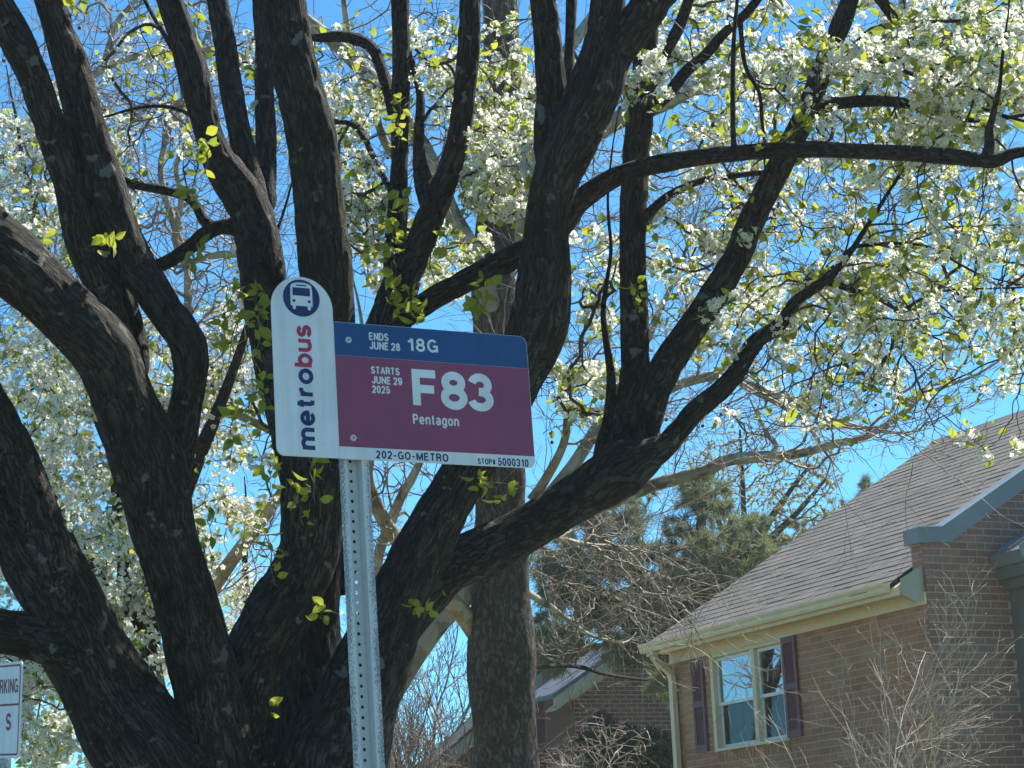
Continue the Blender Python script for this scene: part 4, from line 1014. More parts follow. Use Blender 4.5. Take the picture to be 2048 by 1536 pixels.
# ------------------------------------------------------------------ pear trees behind, on the left
def rear_pear(label, base_px, d, limbs, vols, nclu, seed):
    b0 = P(base_px[0], base_px[1], d); b0[2] = gz(float(b0 @ E2))
    t = empty('pear_tree', tuple(b0)); tag(t, label, 'tree', 'pear trees in the background')
    qs = []
    tr = limbs[0]; foot = (tr[0][0], tr[0][1])
    for i, pts in enumerate(limbs):
        _, q = limb('trunk' if i == 0 else 'limb', pts, d, d + random.uniform(-.4, .4), MAT['bark_thin'], t, seed + i, 0.8, 0.05, 0.08, 0.1); qs.append(q)
    p_, dr_ = limb_nodes(qs, 3)
    vols = [(*v[:6], int(v[6] * 1.35)) for v in vols]
    at_ = cloud(vols); Pn, Dn, par, tips, nr = grow(p_, dr_, at_, seg=0.07, wig=0.4, curve=0.6, lift=0.05)
    tw, rr = twig_mesh('twigs', Pn, par, tips, nr, MAT['pear_twig'], 0.0017, 0.012, 0.42); adopt(tw, t); tw['kind'] = 'stuff'
    ids = []
    for tnode in tips:
        if rng.random() < 0.3: continue
        j = tnode
        for k in range(rng.integers(2, 7)):
            ids.append(j)
            if par[j] < nr: break
            j = par[j]
    ids = np.array(ids)
    ps = Pn[ids] + rng.normal(size=(len(ids), 3)) * 0.03; dd = rng.normal(size=(len(ids), 3)) + np.array([0, -0.2, 0.3])
    scatter_mesh('blossom', FAR_CLUSTERS, ps, dd, rng.uniform(1.0, 1.55, len(ids)), (MAT['petal'], MAT['anther']), t)
    li = rng.choice(ids, int(len(ids) * 1.0))
    scatter_mesh('leaves', LEAVES, Pn[li] + rng.normal(size=(len(li), 3)) * 0.03, rng.normal(size=(len(li), 3)), rng.uniform(0.6, 1.05, len(li)), (MAT['leaf'],), t)
    return t
rear_pear('white blossoming pear tree filling the gap behind the leftmost stems', (300, 1900), 13.0,
    [[(300,2150,120),(300,1700,100),(290,1400,90),(265,1100,70),(235,850,50),(200,600,34),(170,380,20),(150,220,12)],
     [(290,1350,60),(200,1180,48),(110,1020,36),(30,880,26),(-60,740,18)],
     [(280,1200,50),(350,1020,40),(420,860,28),(480,700,18),(520,560,10)],
     [(250,950,34),(170,760,26),(110,560,18),(60,380,12)],
     [(295,1480,50),(180,1400,40),(60,1330,30),(-80,1250,20)]],
    [(110,330,13.3,190,200,1.4,150),(90,780,12.8,220,210,1.5,260),(180,1110,12.8,260,200,1.5,300),(320,830,13.4,110,250,1.2,120),
     (470,740,13.5,90,170,1.0,60),(60,1390,12.8,170,140,1.2,130),(160,1500,13.2,160,70,1.0,60),(480,1480,13.6,60,80,0.6,20),(300,1230,13,150,200,1.2,110),(470,980,13.4,60,120,0.8,30),(30,550,13,120,160,1.2,70)], 4600, 200)
rear_pear('white blossoming pear tree low behind the bus stop post', (520, 1950), 17.5,
    [[(530,2050,80),(530,1700,70),(525,1540,60),(515,1420,44),(500,1280,28),(490,1150,14)],
     [(528,1600,44),(480,1480,32),(420,1360,20),(370,1260,12)], [(525,1540,40),(580,1400,30),(620,1300,20),(650,1200,12)]],
    [(500,1330,17.5,120,140,1.2,90),(620,1250,17.5,60,120,1.0,30),(440,1180,17.5,90,100,1.0,50),(520,1500,17.5,60,60,1.0,40)], 700, 260)

# ------------------------------------------------------------------ sycamore
sb = P(1005, 1700, 14.0); sb[2] = gz(float(sb @ E2))
syc = empty('sycamore_tree', tuple(sb)); tag(syc, 'tall sycamore with brown trunk, cream limbs and bare twigs behind the bus sign', 'tree')
SYC = [
 ('trunk', 'syc_trunk', 14.0, 14.0, 2.0, [(1012,2100,170),(1012,1800,150),(1012,1536,134),(1005,1380,134),(1003,1290,132),(1002,1200,116),(1000,1100,108),(998,980,104),(992,850,98),(990,700,92),(990,560,88),(1000,420,84),(1008,280,80),(1006,140,74),(1000,0,68),(996,-80,64)]),
 ('limb', 'syc_tan', 14.15, 13.2, 0.8, [(1004,1350,46),(976,1300,48),(938,1243,42),(905,1205,36),(850,1135,32),(792,1078,30),(752,1012,27),(735,945,24),(745,870,20),(740,800,16)]),
 ('limb', 'syc_limb', 14.4, 15.0, 0.8, [(700,1520,50),(752,1432,48),(802,1355,46),(870,1258,44),(940,1182,42),(1040,1065,36),(1124,962,30),(1172,890,26),(1208,830,22),(1242,770,19),(1290,690,15),(1330,600,11)]),
 ('limb', 'syc_limb', 14.0, 14.4, 0.6, [(1010,1100,44),(1060,1065,36),(1150,1030,31),(1250,992,29),(1317,967,27),(1411,942,26),(1457,920,25),(1540,912,23),(1609,904,20),(1680,884,17),(1725,876,14),(1790,838,12),(1850,790,9),(1940,755,6)]),
 ('limb', 'syc_limb', 14.2, 14.8, 0.4, [(1172,890,24),(1230,830,24),(1300,790,23),(1345,772,22),(1396,757,21),(1440,752,19),(1500,770,19),(1563,797,18),(1632,828,15),(1697,850,12),(1760,862,8)]),
 ('branch', 'syc_limb', 14.5, 14.4, 0.2, [(1470,760,12),(1510,785,11),(1560,810,10),(1600,836,10),(1628,868,9),(1646,896,7)]),
 ('branch', 'syc_limb', 14.3, 14.3, 0.2, [(1545,912,13),(1552,890,12),(1540,875,11),(1530,860,9),(1520,840,7)]),
 ('limb', 'syc_limb', 14.0, 13.6, 1.0, [(1005,520,44),(1060,400,42),(1140,305,40),(1235,240,38),(1324,208,36),(1400,172,34),(1500,150,30),(1600,138,26),(1720,132,20),(1850,120,14),(2000,90,9)]),
 ('branch', 'syc_limb', 13.7, 13.5, 0.4, [(1590,140,18),(1680,175,16),(1780,240,14),(1840,290,11),(1900,360,8)]),
 ('limb', 'syc_limb', 14.1, 14.5, 0.8, [(1005,330,36),(1050,220,30),(1105,140,27),(1150,80,25),(1205,5,21),(1240,-50,18)]),
 ('limb', 'syc_limb', 13.9, 13.2, 1.0, [(985,620,48),(948,515,42),(908,438,39),(872,350,36),(832,272,34),(782,205,33),(736,150,31),(692,106,30),(652,70,26),(602,30,22),(560,-20,18)]),
 ('branch', 'syc_tan', 13.6, 13.4, 0.4, [(790,310,20),(770,285,18),(742,200,16),(720,140,15),(700,85,14),(690,20,12)]),
 ('branch', 'syc_limb', 13.3, 13.0, 0.4, [(640,65,18),(580,100,15),(512,120,14),(470,106,14),(420,100,14),(333,108,15),(253,117,14),(193,147,12),(150,190,10),(120,250,7)]),
 ('branch', 'syc_limb', 13.0, 13.0, 0.5, [(205,140,10),(212,110,12),(222,78,11),(234,42,10),(268,5,9),(290,-30,8)]),
 ('limb', 'syc_limb', 13.2, 13.8, 0.8, [(738,960,22),(620,900,20),(480,830,18),(400,790,18),(382,700,17),(377,600,17),(372,520,16),(345,440,15),(322,350,13),(335,270,11),(372,190,9)]),
 ('branch', 'syc_limb', 13.6, 13.4, 0.3, [(374,540,14),(350,480,13),(362,400,12),(352,330,11),(376,270,10),(365,200,8)]),
 ('branch', 'syc_limb', 13.3, 13.2, 0.3, [(738,950,20),(640,760,18),(560,600,17),(500,518,17),(470,508,16),(420,512,14),(370,530,9)]),
 ('branch', 'syc_tan', 13.9, 13.8, 0.3, [(1065,1000,22),(1090,960,20),(1118,910,18),(1132,870,17),(1135,825,15)]),
 ('limb', 'syc_tan', 14.3, 14.0, 0.3, [(385,1260,30),(432,1165,30),(470,1110,28),(510,1060,25),(545,1010,20),(575,960,15)]),
 ('branch', 'syc_limb', 14.0, 13.5, 0.3, [(748,1190,24),(757,1110,22),(775,1060,22),(800,1000,20),(826,952,17),(850,900,13),(872,845,9)]),
 ('branch', 'bark_thin', 14.0, 17.0, 0.2, [(1030,1322,11),(1075,1334,9),(1120,1330,9),(1165,1335,9),(1205,1347,8),(1245,1354,7),(1295,1360,4)]),
 ('branch', 'syc_limb', 14.2, 16.0, 0.3, [(1040,1180,16),(1080,1200,14),(1130,1235,11),(1180,1270,8),(1240,1285,5)]),
 ('branch', 'syc_limb', 14.2, 16.0, 0.3, [(1040,1060,15),(1110,1075,12),(1180,1090,9),(1250,1100,7),(1310,1170,5)]),
]
sq = []
for i, (nm, mt, d0, d1, ext, pts) in enumerate(SYC):
    o, q = limb(nm, pts, d0, d1, MAT[mt], syc, 100 + i, ext, 0.03 if i == 0 else 0.05, 0.07, 0.08, furrow=0.005 if i == 0 else 0.0); sq.append(q)
p_, dr_ = limb_nodes(sq[1:], 3, 0.08)
svol = [(300,230,13.6,360,300,1.6,420),(130,560,13.6,220,200,1.2,110),(440,600,13.6,200,260,1.2,190),(820,200,13.6,270,260,1.3,210),(1110,330,14,200,300,1.3,170),
             (1500,330,14,460,330,1.6,300),(1250,700,14,260,230,1.3,190),(1500,830,14.2,320,130,1.3,190),(1790,800,14,260,140,1.2,120),(1200,1110,15.4,170,130,1.0,190),
             (1300,1190,15.4,150,120,1.0,110),(1130,1270,15.4,80,70,0.8,55),(740,1080,13.6,110,190,0.8,90),(510,1120,13.8,80,130,0.8,60),(860,1000,14,120,160,0.8,60),(1880,420,14,200,300,1.3,110)]
att = cloud([(*v[:6], int(v[6] * (3.2 if v[0] < 500 else 2.4))) for v in svol])
Pn, Dn, par, tips, nr = grow(p_, dr_, att, seg=0.07, wig=0.32, curve=0.9, lift=0.03)
tw, rr = twig_mesh('twigs', Pn, par, tips, nr, MAT['syc_twig'], 0.0019, 0.012, 0.42); adopt(tw, syc); tw['kind'] = 'stuff'
starts = []
cand = np.arange(nr, len(Pn)); pick = rng.choice(cand, 620, replace=False)
for i in pick:
    dv = Dn[i] + rng.normal(size=3) * 0.5 + np.array([0, 0, 0.25]); starts.append((Pn[i], dv, random.uniform(0.45, 1.15), 0.0042))
V0, V1, R0_, R1_ = ramify(starts, [(0.13, 0.45, (25, 60), 0.01), (0.08, 0.5, (25, 65), 0.01), (1, 1, (0, 1), 0.0)], 0.09)
fx = shoots_mesh('fine_twigs', V0, V1, R0_, R1_, MAT['syc_twig'], 0.0016); adopt(fx, syc); fx['kind'] = 'stuff'
bi = rng.choice(tips, 190, replace=False)
bi = np.array([i for i in bi if px_of(Pn[i])[1] < 940])
scatter_mesh('seed_balls', [ball_tmpl()], Pn[bi] + np.array([0, 0, -0.03]), rng.normal(size=(len(bi), 3)), rng.uniform(0.010, 0.0145, len(bi)), (MAT['seed'],), syc)

# ------------------------------------------------------------------ evergreens, budding tree and shrubs
def arching(name, label, cat, foot, d, tops, mat, r, levels, rmin, wob=0.05, seeds=None, hfrac=1.0):
    """many-stemmed bare shrub; tops = pixel points the main shoots head for"""
    b0 = P(foot[0], foot[1], d); b0[2] = gz(float(b0 @ E2)); t = empty(name, tuple(b0)); tag(t, label, cat)
    for i, (x, y, dd) in enumerate(tops):
        tp = P(x, y, d + dd); st = b0 + np.array([random.uniform(-.12, .12), random.uniform(-.12, .12), -0.05]); v = tp - st; L = np.linalg.norm(v)
        V0, V1, R0, R1 = ramify([(st, v + np.array([0, 0, 0.14 * L]), L * 1.1, r * random.uniform(0.8, 1.15))], levels, wob)
        o = shoots_mesh('stem', V0, V1, R0, R1, mat, rmin); adopt(o, t)
    return t

def plant(name, label, cat, foot, d, stems, vols, twig, rmin, rmax, seg=0.1, wig=0.4, curve=0.5, lift=0.0, tufts=None, tmat=None, ntuft=0, tscale=(0.8, 1.2), group=None, barkm='bark_thin', tname='foliage', d1=None):
    b0 = P(foot[0], foot[1], d); b0[2] = gz(float(b0 @ E2))
    t = empty(name, tuple(b0)); tag(t, label, cat, group); qs = []
    for i, pts in enumerate(stems):
        w3 = list(pts)
        o, q = limb('trunk' if i == 0 else 'stem', w3, d, d + random.uniform(-.3, .3), MAT[barkm] if isinstance(barkm, str) else barkm, t, 300 + i + len(label), 0.0, 0.08, 0.05); qs.append(q)
    p_, dr_ = limb_nodes(qs, 2)
    Pn, Dn, par, tips, nr = grow(p_, dr_, cloud(vols), seg=seg, wig=wig, curve=curve, lift=lift)
    tw, rr = twig_mesh('twigs', Pn, par, tips, nr, MAT[twig], rmin, rmax, 0.45); adopt(tw, t); tw['kind'] = 'stuff'
    if tufts:
        cand = np.where((np.arange(len(Pn)) >= nr) & (rr < rmin * 3.2))[0]
        ids = np.concatenate([tips, rng.choice(cand, ntuft, replace=True)])
        dd = Dn[ids] + rng.normal(size=(len(ids), 3)) * 0.4
        scatter_mesh(tname, tufts, Pn[ids], dd, rng.uniform(*tscale, len(ids)), (MAT[tmat],), t)
    return t
TUFTS = [tuft_tmpl(s, 16, 0.15, 0.0085) for s in (1, 2, 3)]
plant('evergreen_tree', 'big olive-green evergreen behind the left end of the brick house roof', 'tree', (1420, 1800), 31.0,
      [[(1420,1800,60),(1415,1500,50),(1405,1250,36),(1400,1100,24),(1405,980,12)], [(1405,1260,24),(1330,1200,18),(1250,1130,12),(1180,1060,8)], [(1405,1200,22),(1470,1130,16),(1530,1080,10)], [(1405,1330,24),(1320,1300,18),(1230,1290,12)]],
      [(1440,1110,31,120,110,1.6,130),(1300,1150,31,150,120,1.6,120),(1190,1090,31,110,110,1.4,70),(1500,1170,31,90,80,1.4,70),(1360,1220,31,110,70,1.4,70),(1270,1300,31,80,30,1.2,36),(1330,1350,31.5,40,50,1.0,30),(1170,1220,31,100,80,1.2,80),(1120,1130,31,70,90,1.0,50),(1110,1290,31,60,60,1.0,40),(1230,1010,31,90,60,1.0,40),(1400,990,31,60,60,1.0,26)],
      'brown_twig', 0.006, 0.03, 0.14, 0.35, 0.6, 0.05, TUFTS, 'needle', 5200, (0.7, 1.5))
plant('evergreen_tree', 'small spired evergreen peeking over the roof edge near the ridge', 'tree', (1700, 1700), 42.0,
      [[(1700,1700,30),(1715,1300,24),(1730,1060,14),(1738,960,4)], [(1715,1120,10),(1670,1060,7),(1640,1010,4)]],
      [(1735,1000,42,14,45,0.4,22),(1690,1030,42,60,35,0.8,30),(1620,1075,42,60,40,1,30),(1560,1110,42,50,40,1,24)], 'brown_twig', 0.006, 0.03, 0.15, 0.3, 0.5, 0.1, TUFTS, 'needle', 900, (0.7, 1.3))
BUDS = [tuft_tmpl(s, 5, 0.05, 0.022, 1.2) for s in (5, 6)]
plant('budding_tree', 'bare tree with yellow-green buds above the brick house eave', 'tree', (1500, 1800), 37.0,
      [[(1500,1800,50),(1502,1400,40),(1505,1200,30),(1520,1080,20),(1560,1010,12),(1620,930,6)], [(1505,1180,22),(1490,1060,14),(1485,950,8),(1480,860,4)], [(1515,1100,16),(1590,1030,11),(1650,960,6)], [(1505,1200,18),(1440,1050,12),(1400,930,6)]],
      [(1500,960,37,110,120,1.8,300),(1600,990,37,90,90,1.5,240),(1420,940,37,90,90,1.4,140),(1560,1080,37,110,60,1.4,180),(1640,930,37,60,70,1.0,120)], 'brown_twig', 0.004, 0.03, 0.16, 0.3, 0.8, 0.12, BUDS, 'bud', 900, (0.5, 1.2), tname='buds')
arching('bare_shrub', 'pale bare shrub with silvery twigs in front of the brick house wall', 'shrub', (1850, 2150), 17.2,
        [(1590,1225,0.2),(1660,1290,-0.2),(1700,1200,0.1),(1640,1380,-0.3),(1560,1400,0.2),(1740,1280,0.3),(1800,1230,-0.2),(1880,1270,0.2),(1950,1250,0),(1900,1380,-0.3),(1760,1400,-0.4),(1620,1470,-0.2)],
        MAT['pale_twig'], 0.0085, [(0.26, 0.44, (18, 48), 0.0), (0.16, 0.5, (20, 55), 0.012), (0.11, 0.5, (20, 60), 0.01), (1, 1, (0, 1), 0.01)], 0.0014, 0.048)
arching('bare_shrub', 'low bare tan shrub with curling twigs at the foot of the sycamore trunk', 'shrub', (1135, 1850), 25.0,
        [(1090,1350,0.2),(1110,1330,-0.2),(1140,1370,0.1),(1075,1400,-0.3),(1170,1420,0.2),(1200,1450,0),(1130,1440,-0.4),(1220,1490,0.3),(1090,1460,0.4),(1160,1500,-0.2),(1240,1520,0)],
        MAT['pale_twig'], 0.010, [(0.16, 0.42, (20, 60), 0.0), (0.09, 0.5, (25, 75), 0.0), (0.06, 0.6, (30, 80), 0.0), (1, 1, (0, 1), 0.0)], 0.0024, 0.11)
arching('bare_sapling', 'thicket of thin brown saplings left of the sycamore trunk', 'sapling', (850, 2050), 21.0,
        [(800,1250,0.2),(820,1330,-0.3),(845,1290,0.4),(870,1260,0),(895,1310,-0.4),(915,1220,0.3),(925,1380,0),(830,1420,0.6),(880,1400,-0.6),(790,1400,0),(940,1300,0.5),(860,1180,0.2),(905,1130,-0.3),(825,1200,0.5),(880,1330,0.8),(810,1290,-0.7),(930,1240,-0.2),(850,1350,-0.9),(900,1450,0.9)],
        MAT['brown_twig'], 0.013, [(0.16, 0.34, (18, 42), 0.01), (0.08, 0.5, (20, 50), 0.02), (0.05, 0.5, (20, 50), 0.02), (1, 1, (0, 1), 0.02)], 0.0026, 0.04)
# far-off bare trees beyond the houses, read as one mass
starts = []
for i in range(17):
    x = 640 + i * 46 + random.uniform(-20, 20); dd = random.uniform(41, 52); b0 = P(x, 1800, dd); b0[2] = 1.0
    for k in range(3):
        starts.append((b0 + np.array([random.uniform(-.2, .2), 0, 0]), (random.uniform(-.22, .22), random.uniform(-.2, .2), 1.0), random.uniform(5.0, 7.4), 0.05))
V0, V1, R0_, R1_ = ramify(starts, [(0.42, 0.40, (18, 42), 0.01), (0.22, 0.5, (20, 50), 0.02), (0.16, 0.5, (20, 50), 0.01), (1, 1, (0, 1), 0.01)], 0.05)
fw = shoots_mesh('distant_wood', V0, V1, R0_, R1_, MAT['syc_twig'], 0.0055)
tag(fw, 'far-off grey bare trees seen low between the trunks', 'wood', kind='stuff')
HOLLY = [tuft_tmpl(s, 9, 0.06, 0.035, 1.3) for s in (8, 9)]
plant('evergreen_shrub', 'dark green evergreen shrub against the distant brick wall', 'shrub', (1260, 1850), 28.0,
      [[(1260,1800,40),(1262,1650,30),(1262,1540,16),(1262,1480,8)], [(1262,1650,24),(1220,1560,14),(1190,1520,8)], [(1262,1650,24),(1310,1560,14),(1330,1500,8)]],
      [(1265,1510,28,80,60,0.8,120),(1200,1480,28,40,60,0.6,50),(1325,1500,28,30,60,0.6,40)], 'brown_twig', 0.005, 0.02, 0.1, 0.4, 0.6, 0.0, HOLLY, 'holly', 1700, (0.9, 1.7), barkm='brown_twig')
plant('bare_tree', 'bare tree beyond the left edge, mirrored in the house window', 'tree', (-800, 1900), 32.0,
      [[(-800,1950,60),(-795,1600,50),(-790,1350,36),(-780,1150,22),(-760,950,10)], [(-795,1420,26),(-900,1250,18),(-980,1050,10),(-1020,850,6)], [(-790,1350,24),(-690,1200,16),(-600,1080,10),(-540,950,5)]],
      [(-800,1200,32,300,240,2.2,170),(-600,1250,31.5,200,160,1.5,60),(-1000,1250,32,200,160,1.5,60)], 'brown_twig', 0.010, 0.035, 0.2, 0.35, 0.9, 0.08)
# ------------------------------------------------------------------ lettering: simple stroke alphabet (centre lines in a unit box)
def arc(cx, cy, rx, ry, a0, a1, n=14):
    return [(cx + rx * math.cos(math.radians(a0 + (a1 - a0) * i / n)), cy + ry * math.sin(math.radians(a0 + (a1 - a0) * i / n))) for i in range(n + 1)]
def ell(cx, cy, rx, ry): return arc(cx, cy, rx, ry, 0, 360, 26)
# glyph: (relative width, [strokes])  lower case x-height 1 -> scaled by XH
CAPS = {
 'E': (.54, [[(1,1),(0,1),(0,0),(1,0)], [(0,.52),(.9,.52)]]), 'F': (.54, [[(1,1),(0,1),(0,-.06)], [(0,.49),(.9,.49)]]),
 'N': (.62, [[(0,-.07),(0,1.07)], [(1,-.07),(1,1.07)], [(0,1),(1,0)]]), 'D': (.62, [[(0,0),(0,1),(.4,1)] + arc(.4,.5,.6,.5,90,-90)[1:] + [(0,0)]]),
 'S': (.58, [arc(.5,.74,.46,.26,15,270,16) + arc(.5,.24,.5,.24,90,-165,16)]), 'J': (.46, [[(1,1.07),(1,.3)] + arc(.5,.3,.5,.3,0,-172)[1:]]),
 'U': (.60, [[(0,1.07),(0,.32)] + arc(.5,.32,.5,.32,180,360)[1:] + [(1,1.07)]]), 'T': (.58, [[(-.06,1),(1.06,1)], [(.5,1),(.5,-.07)]]),
 'A': (.66, [[(-.02,-.06),(.5,1.04)], [(1.02,-.06),(.5,1.04)], [(.17,.30),(.83,.30)]]), 'R': (.60, [[(0,-.07),(0,1),(.5,1)] + arc(.5,.75,.46,.25,90,-90)[1:] + [(0,.5)], [(.5,.5),(.86,.36),(.93,-.07)]]),
 'P': (.56, [[(0,-.07),(0,1),(.5,1)] + arc(.5,.73,.48,.27,90,-90)[1:] + [(0,.46)]]), 'G': (.66, [arc(.5,.5,.5,.5,42,315,26), [(.56,.46),(1,.46),(1,-.06)]]),
 'K': (.60, [[(0,-.07),(0,1.07)], [(.98,1.05),(.05,.42)], [(.35,.62),(1.02,-.06)]]), 'I': (.10, [[(.5,-.07),(.5,1.07)]]),
 'M': (.80, [[(0,-.07),(0,1.03)], [(1,-.07),(1,1.03)], [(0,1.03),(.5,.05),(1,1.03)]]), 'O': (.70, [ell(.5,.5,.5,.5)]),
 '0': (.50, [ell(.5,.5,.5,.5)]), '1': (.34, [[(.9,-.07),(.9,1.05)], [(0,.77),(.5,.80),(.9,1.03)]]),
 '2': (.50, [arc(.5,.71,.47,.29,172,-28,14) + [(.55,.32),(.03,0),(1.03,0)]]), '3': (.50, [arc(.49,.745,.45,.255,165,-62,16) + [(.42,.515)], [(.42,.515),(.62,.5)] + arc(.49,.255,.51,.255,72,-168,18)]),
 '5': (.50, [[(.92,1),(.17,1),(.08,.52)] + arc(.48,.32,.52,.32,140,-165,18)]), '8': (.52, [ell(.5,.765,.43,.235), ell(.5,.265,.5,.265)]),
 '9': (.50, [ell(.5,.69,.5,.31), [(1,.69),(1,.42)] + arc(.5,.42,.5,.42,0,-155)[1:]]), '-': (.34, [[(0,.42),(1,.42)]]), '#': (.62, [[(.25,0),(.4,1)], [(.65,0),(.8,1)], [(0,.33),(.95,.33)], [(.08,.68),(1.03,.68)]]),
 ' ': (.20, []),
}
LOW = {
 'm': (.86, [[(0,-.07),(0,1.07)], arc(.25,.62,.25,.38,180,0) + [(.5,-.07)], arc(.75,.62,.25,.38,180,0) + [(1,-.07)]]), 'e': (.54, [[(.03,.5),(.97,.5)] + arc(.5,.5,.5,.5,4,318,22)]),
 't': (.30, [[(.42,1.40),(.42,.2),(.55,.02),(1,0)], [(-.1,1),(1,1)]]), 'r': (.30, [[(0,-.07),(0,1.07)], [(0,.6),(.25,.88),(.6,1.0),(1.0,1.0)]]), 'o': (.56, [ell(.5,.5,.5,.5)]),
 'b': (.54, [[(0,-.07),(0,1.5)], ell(.5,.5,.5,.5)]), 'u': (.50, [[(0,1.07),(0,.36)] + arc(.5,.36,.5,.36,180,360)[1:], [(1,1.07),(1,-.07)]]),
 's': (.48, [arc(.5,.745,.45,.255,15,270) + arc(.5,.25,.5,.25,90,-165)]), 'n': (.50, [[(0,-.07),(0,1.07)], [(0,.5)] + arc(.5,.6,.5,.4,180,0) + [(1,-.07)]]),
 'a': (.50, [arc(.5,.72,.45,.28,160,0) + [(.96,.1),(1.04,-.04)], ell(.46,.27,.46,.27)]), 'g': (.52, [ell(.5,.5,.5,.5), [(1,1.07),(1,-.1)] + arc(.5,-.1,.5,.32,0,-160)[1:]]),
}
def stroke_poly(pts, t):
    """thickens a centre line: quads with mitred joints; returns V (2-D), F"""
    p = [Vector(q) for q in pts]; n = len(p); closed = (p[0] - p[-1]).length < 1e-6
    if closed: p = p[:-1]; n -= 1
    L, R_ = [], []
    for i in range(n):
        a = p[i - 1] if (i or closed) else None; b = p[(i + 1) % n] if (i < n - 1 or closed) else None
        d0 = (p[i] - a).normalized() if a is not None else None; d1 = (b - p[i]).normalized() if b is not None else None
        if d0 is None: d0 = d1
        if d1 is None: d1 = d0
        n0 = Vector((-d0.y, d0.x)); n1 = Vector((-d1.y, d1.x)); mv = (n0 + n1); mv = mv.normalized() if mv.length > 1e-4 else n0
        k = t / 2 / max(0.42, mv.dot(n0)); L.append(p[i] + mv * k); R_.append(p[i] - mv * k)
    V = L + R_; F = []
    for i in range(n if closed else n - 1):
        j = (i + 1) % n; F.append((i, n + i, n + j, j))
    return V, F
def lettering(name, text, x0, x1, z0, h, mat, parent, y, t=0.16, xh=0.72, rotate=False, gap=0.17, box=None):
    """text fitted between x0 and x1 on baseline z0, cap height h ; strokes are stacked a hair apart so none share a plane"""
    G = []; wtot = 0
    for i, c in enumerate(text):
        lowc = c in LOW; wd, st = (LOW[c] if lowc else CAPS[c]); G.append((wd, st, lowc)); wtot += wd + (t if st else 0) + (gap if i < len(text) - 1 else 0)
    sx = (x1 - x0) / (wtot * h); V, F = [], []; cx = 0.0; lay = 0
    for wd, st, lowc in G:
        hh = (xh if lowc else 1.0) - t
        for s_ in st:
            # stroke thickness kept even although the glyph is condensed
            pts = [((cx + t / 2 + u * wd) * h * sx, (t / 2 + v * hh) * h) for u, v in s_]
            tv = t * h * (0.55 + 0.45 * sx)
            pv, pf = stroke_poly(pts, tv); b = len(V); yy = y - 0.00006 * (lay % 5); lay += 1
            for q in pv:
                V.append((x0 + q.x, yy, z0 + q.y) if not rotate else (z0 - q.y, yy, x0 + q.x))
            F += [tuple(b + k for k in f) for f in pf]
        cx += wd + (t if st else 0) + gap
    return obj(name, mesh_data(name, V, F, (mat,)), parent)

# ------------------------------------------------------------------ bus stop sign
SB = Vector((-0.3598, 5.3891, 0.13))
v_ = Vector(tuple(ZUP + 0.05 * E1)).normalized(); x_ = Vector(tuple(E2)); y_ = v_.cross(x_)
bus = empty('bus_stop_sign', SB)
bus.rotation_euler = Matrix((x_, y_, v_)).transposed().to_euler()
tag(bus, 'white blue and maroon bus stop flag sign on a speckled perforated post', 'sign')
# post: hat channel, open side to the viewer, one hole per inch in the web
pm = MB(); PH_ = 2.60; th_ = 0.0028
prof = [(-0.041, 0.000), (-0.020, 0.000), (-0.0155, 0.026), (0.0155, 0.026), (0.020, 0.000), (0.041, 0.000)]
for i in (0, 1, 3, 4):
    (xa, ya), (xb, yb) = prof[i], prof[i + 1]
    nx_, ny_ = -(yb - ya), (xb - xa); l_ = math.hypot(nx_, ny_); nx_, ny_ = nx_ / l_ * th_, ny_ / l_ * th_
    pm.prism([(xa, ya), (xb, yb), (xb + nx_, yb + ny_), (xa + nx_, ya + ny_)], 'z', -0.3, PH_)
hr = 0.0048; z = -0.3; hn = 10; pitch_ = 0.0262
while z < PH_ - pitch_:
    ring = [(hr * math.cos(2 * math.pi * (k + .5) / hn), z + pitch_ / 2 + hr * math.sin(2 * math.pi * (k + .5) / hn)) for k in range(hn)]
    def rim(q):
        a = math.atan2(q[1] - z - pitch_ / 2, q[0]); hx, hz = 0.0155, pitch_ / 2; c, s = math.cos(a), math.sin(a)
        k = min(hx / abs(c) if abs(c) > 1e-6 else 9, hz / abs(s) if abs(s) > 1e-6 else 9); return (k * c, z + pitch_ / 2 + k * s)
    V = [(q[0], 0.026, q[1]) for q in ring] + [(rim(q)[0], 0.026, rim(q)[1]) for q in ring] + [(q[0], 0.026 + th_, q[1]) for q in ring]
    F = [(k, (k + 1) % hn, hn + (k + 1) % hn, hn + k) for k in range(hn)] + [(k, 2 * hn + k, 2 * hn + (k + 1) % hn, (k + 1) % hn) for k in range(hn)]
    # corners of the cell
    cb = len(V); V += [(-0.0155, 0.026, z), (0.0155, 0.026, z), (0.0155, 0.026, z + pitch_), (-0.0155, 0.026, z + pitch_)]
    for ci, (sx_, sz_) in enumerate(((-1, -1), (1, -1), (1, 1), (-1, 1))):
        best = []
        for k in range(hn):
            r_ = rim(ring[k]); r2_ = rim(ring[(k + 1) % hn])
            ona = abs(abs(r_[0]) - 0.0155) < 1e-6; onb = abs(abs(r2_[0]) - 0.0155) < 1e-6
            if ona != onb and (r_[0] + r2_[0]) * sx_ > 0 and ((r_[1] + r2_[1]) / 2 - z - pitch_ / 2) * sz_ > 0: best = [hn + k, hn + (k + 1) % hn]
        if best: F.append((best[0], best[1], cb + ci))
    pm.add(V, F); z += pitch_
pm.build('post', MAT['post'], bus, fixn=False)
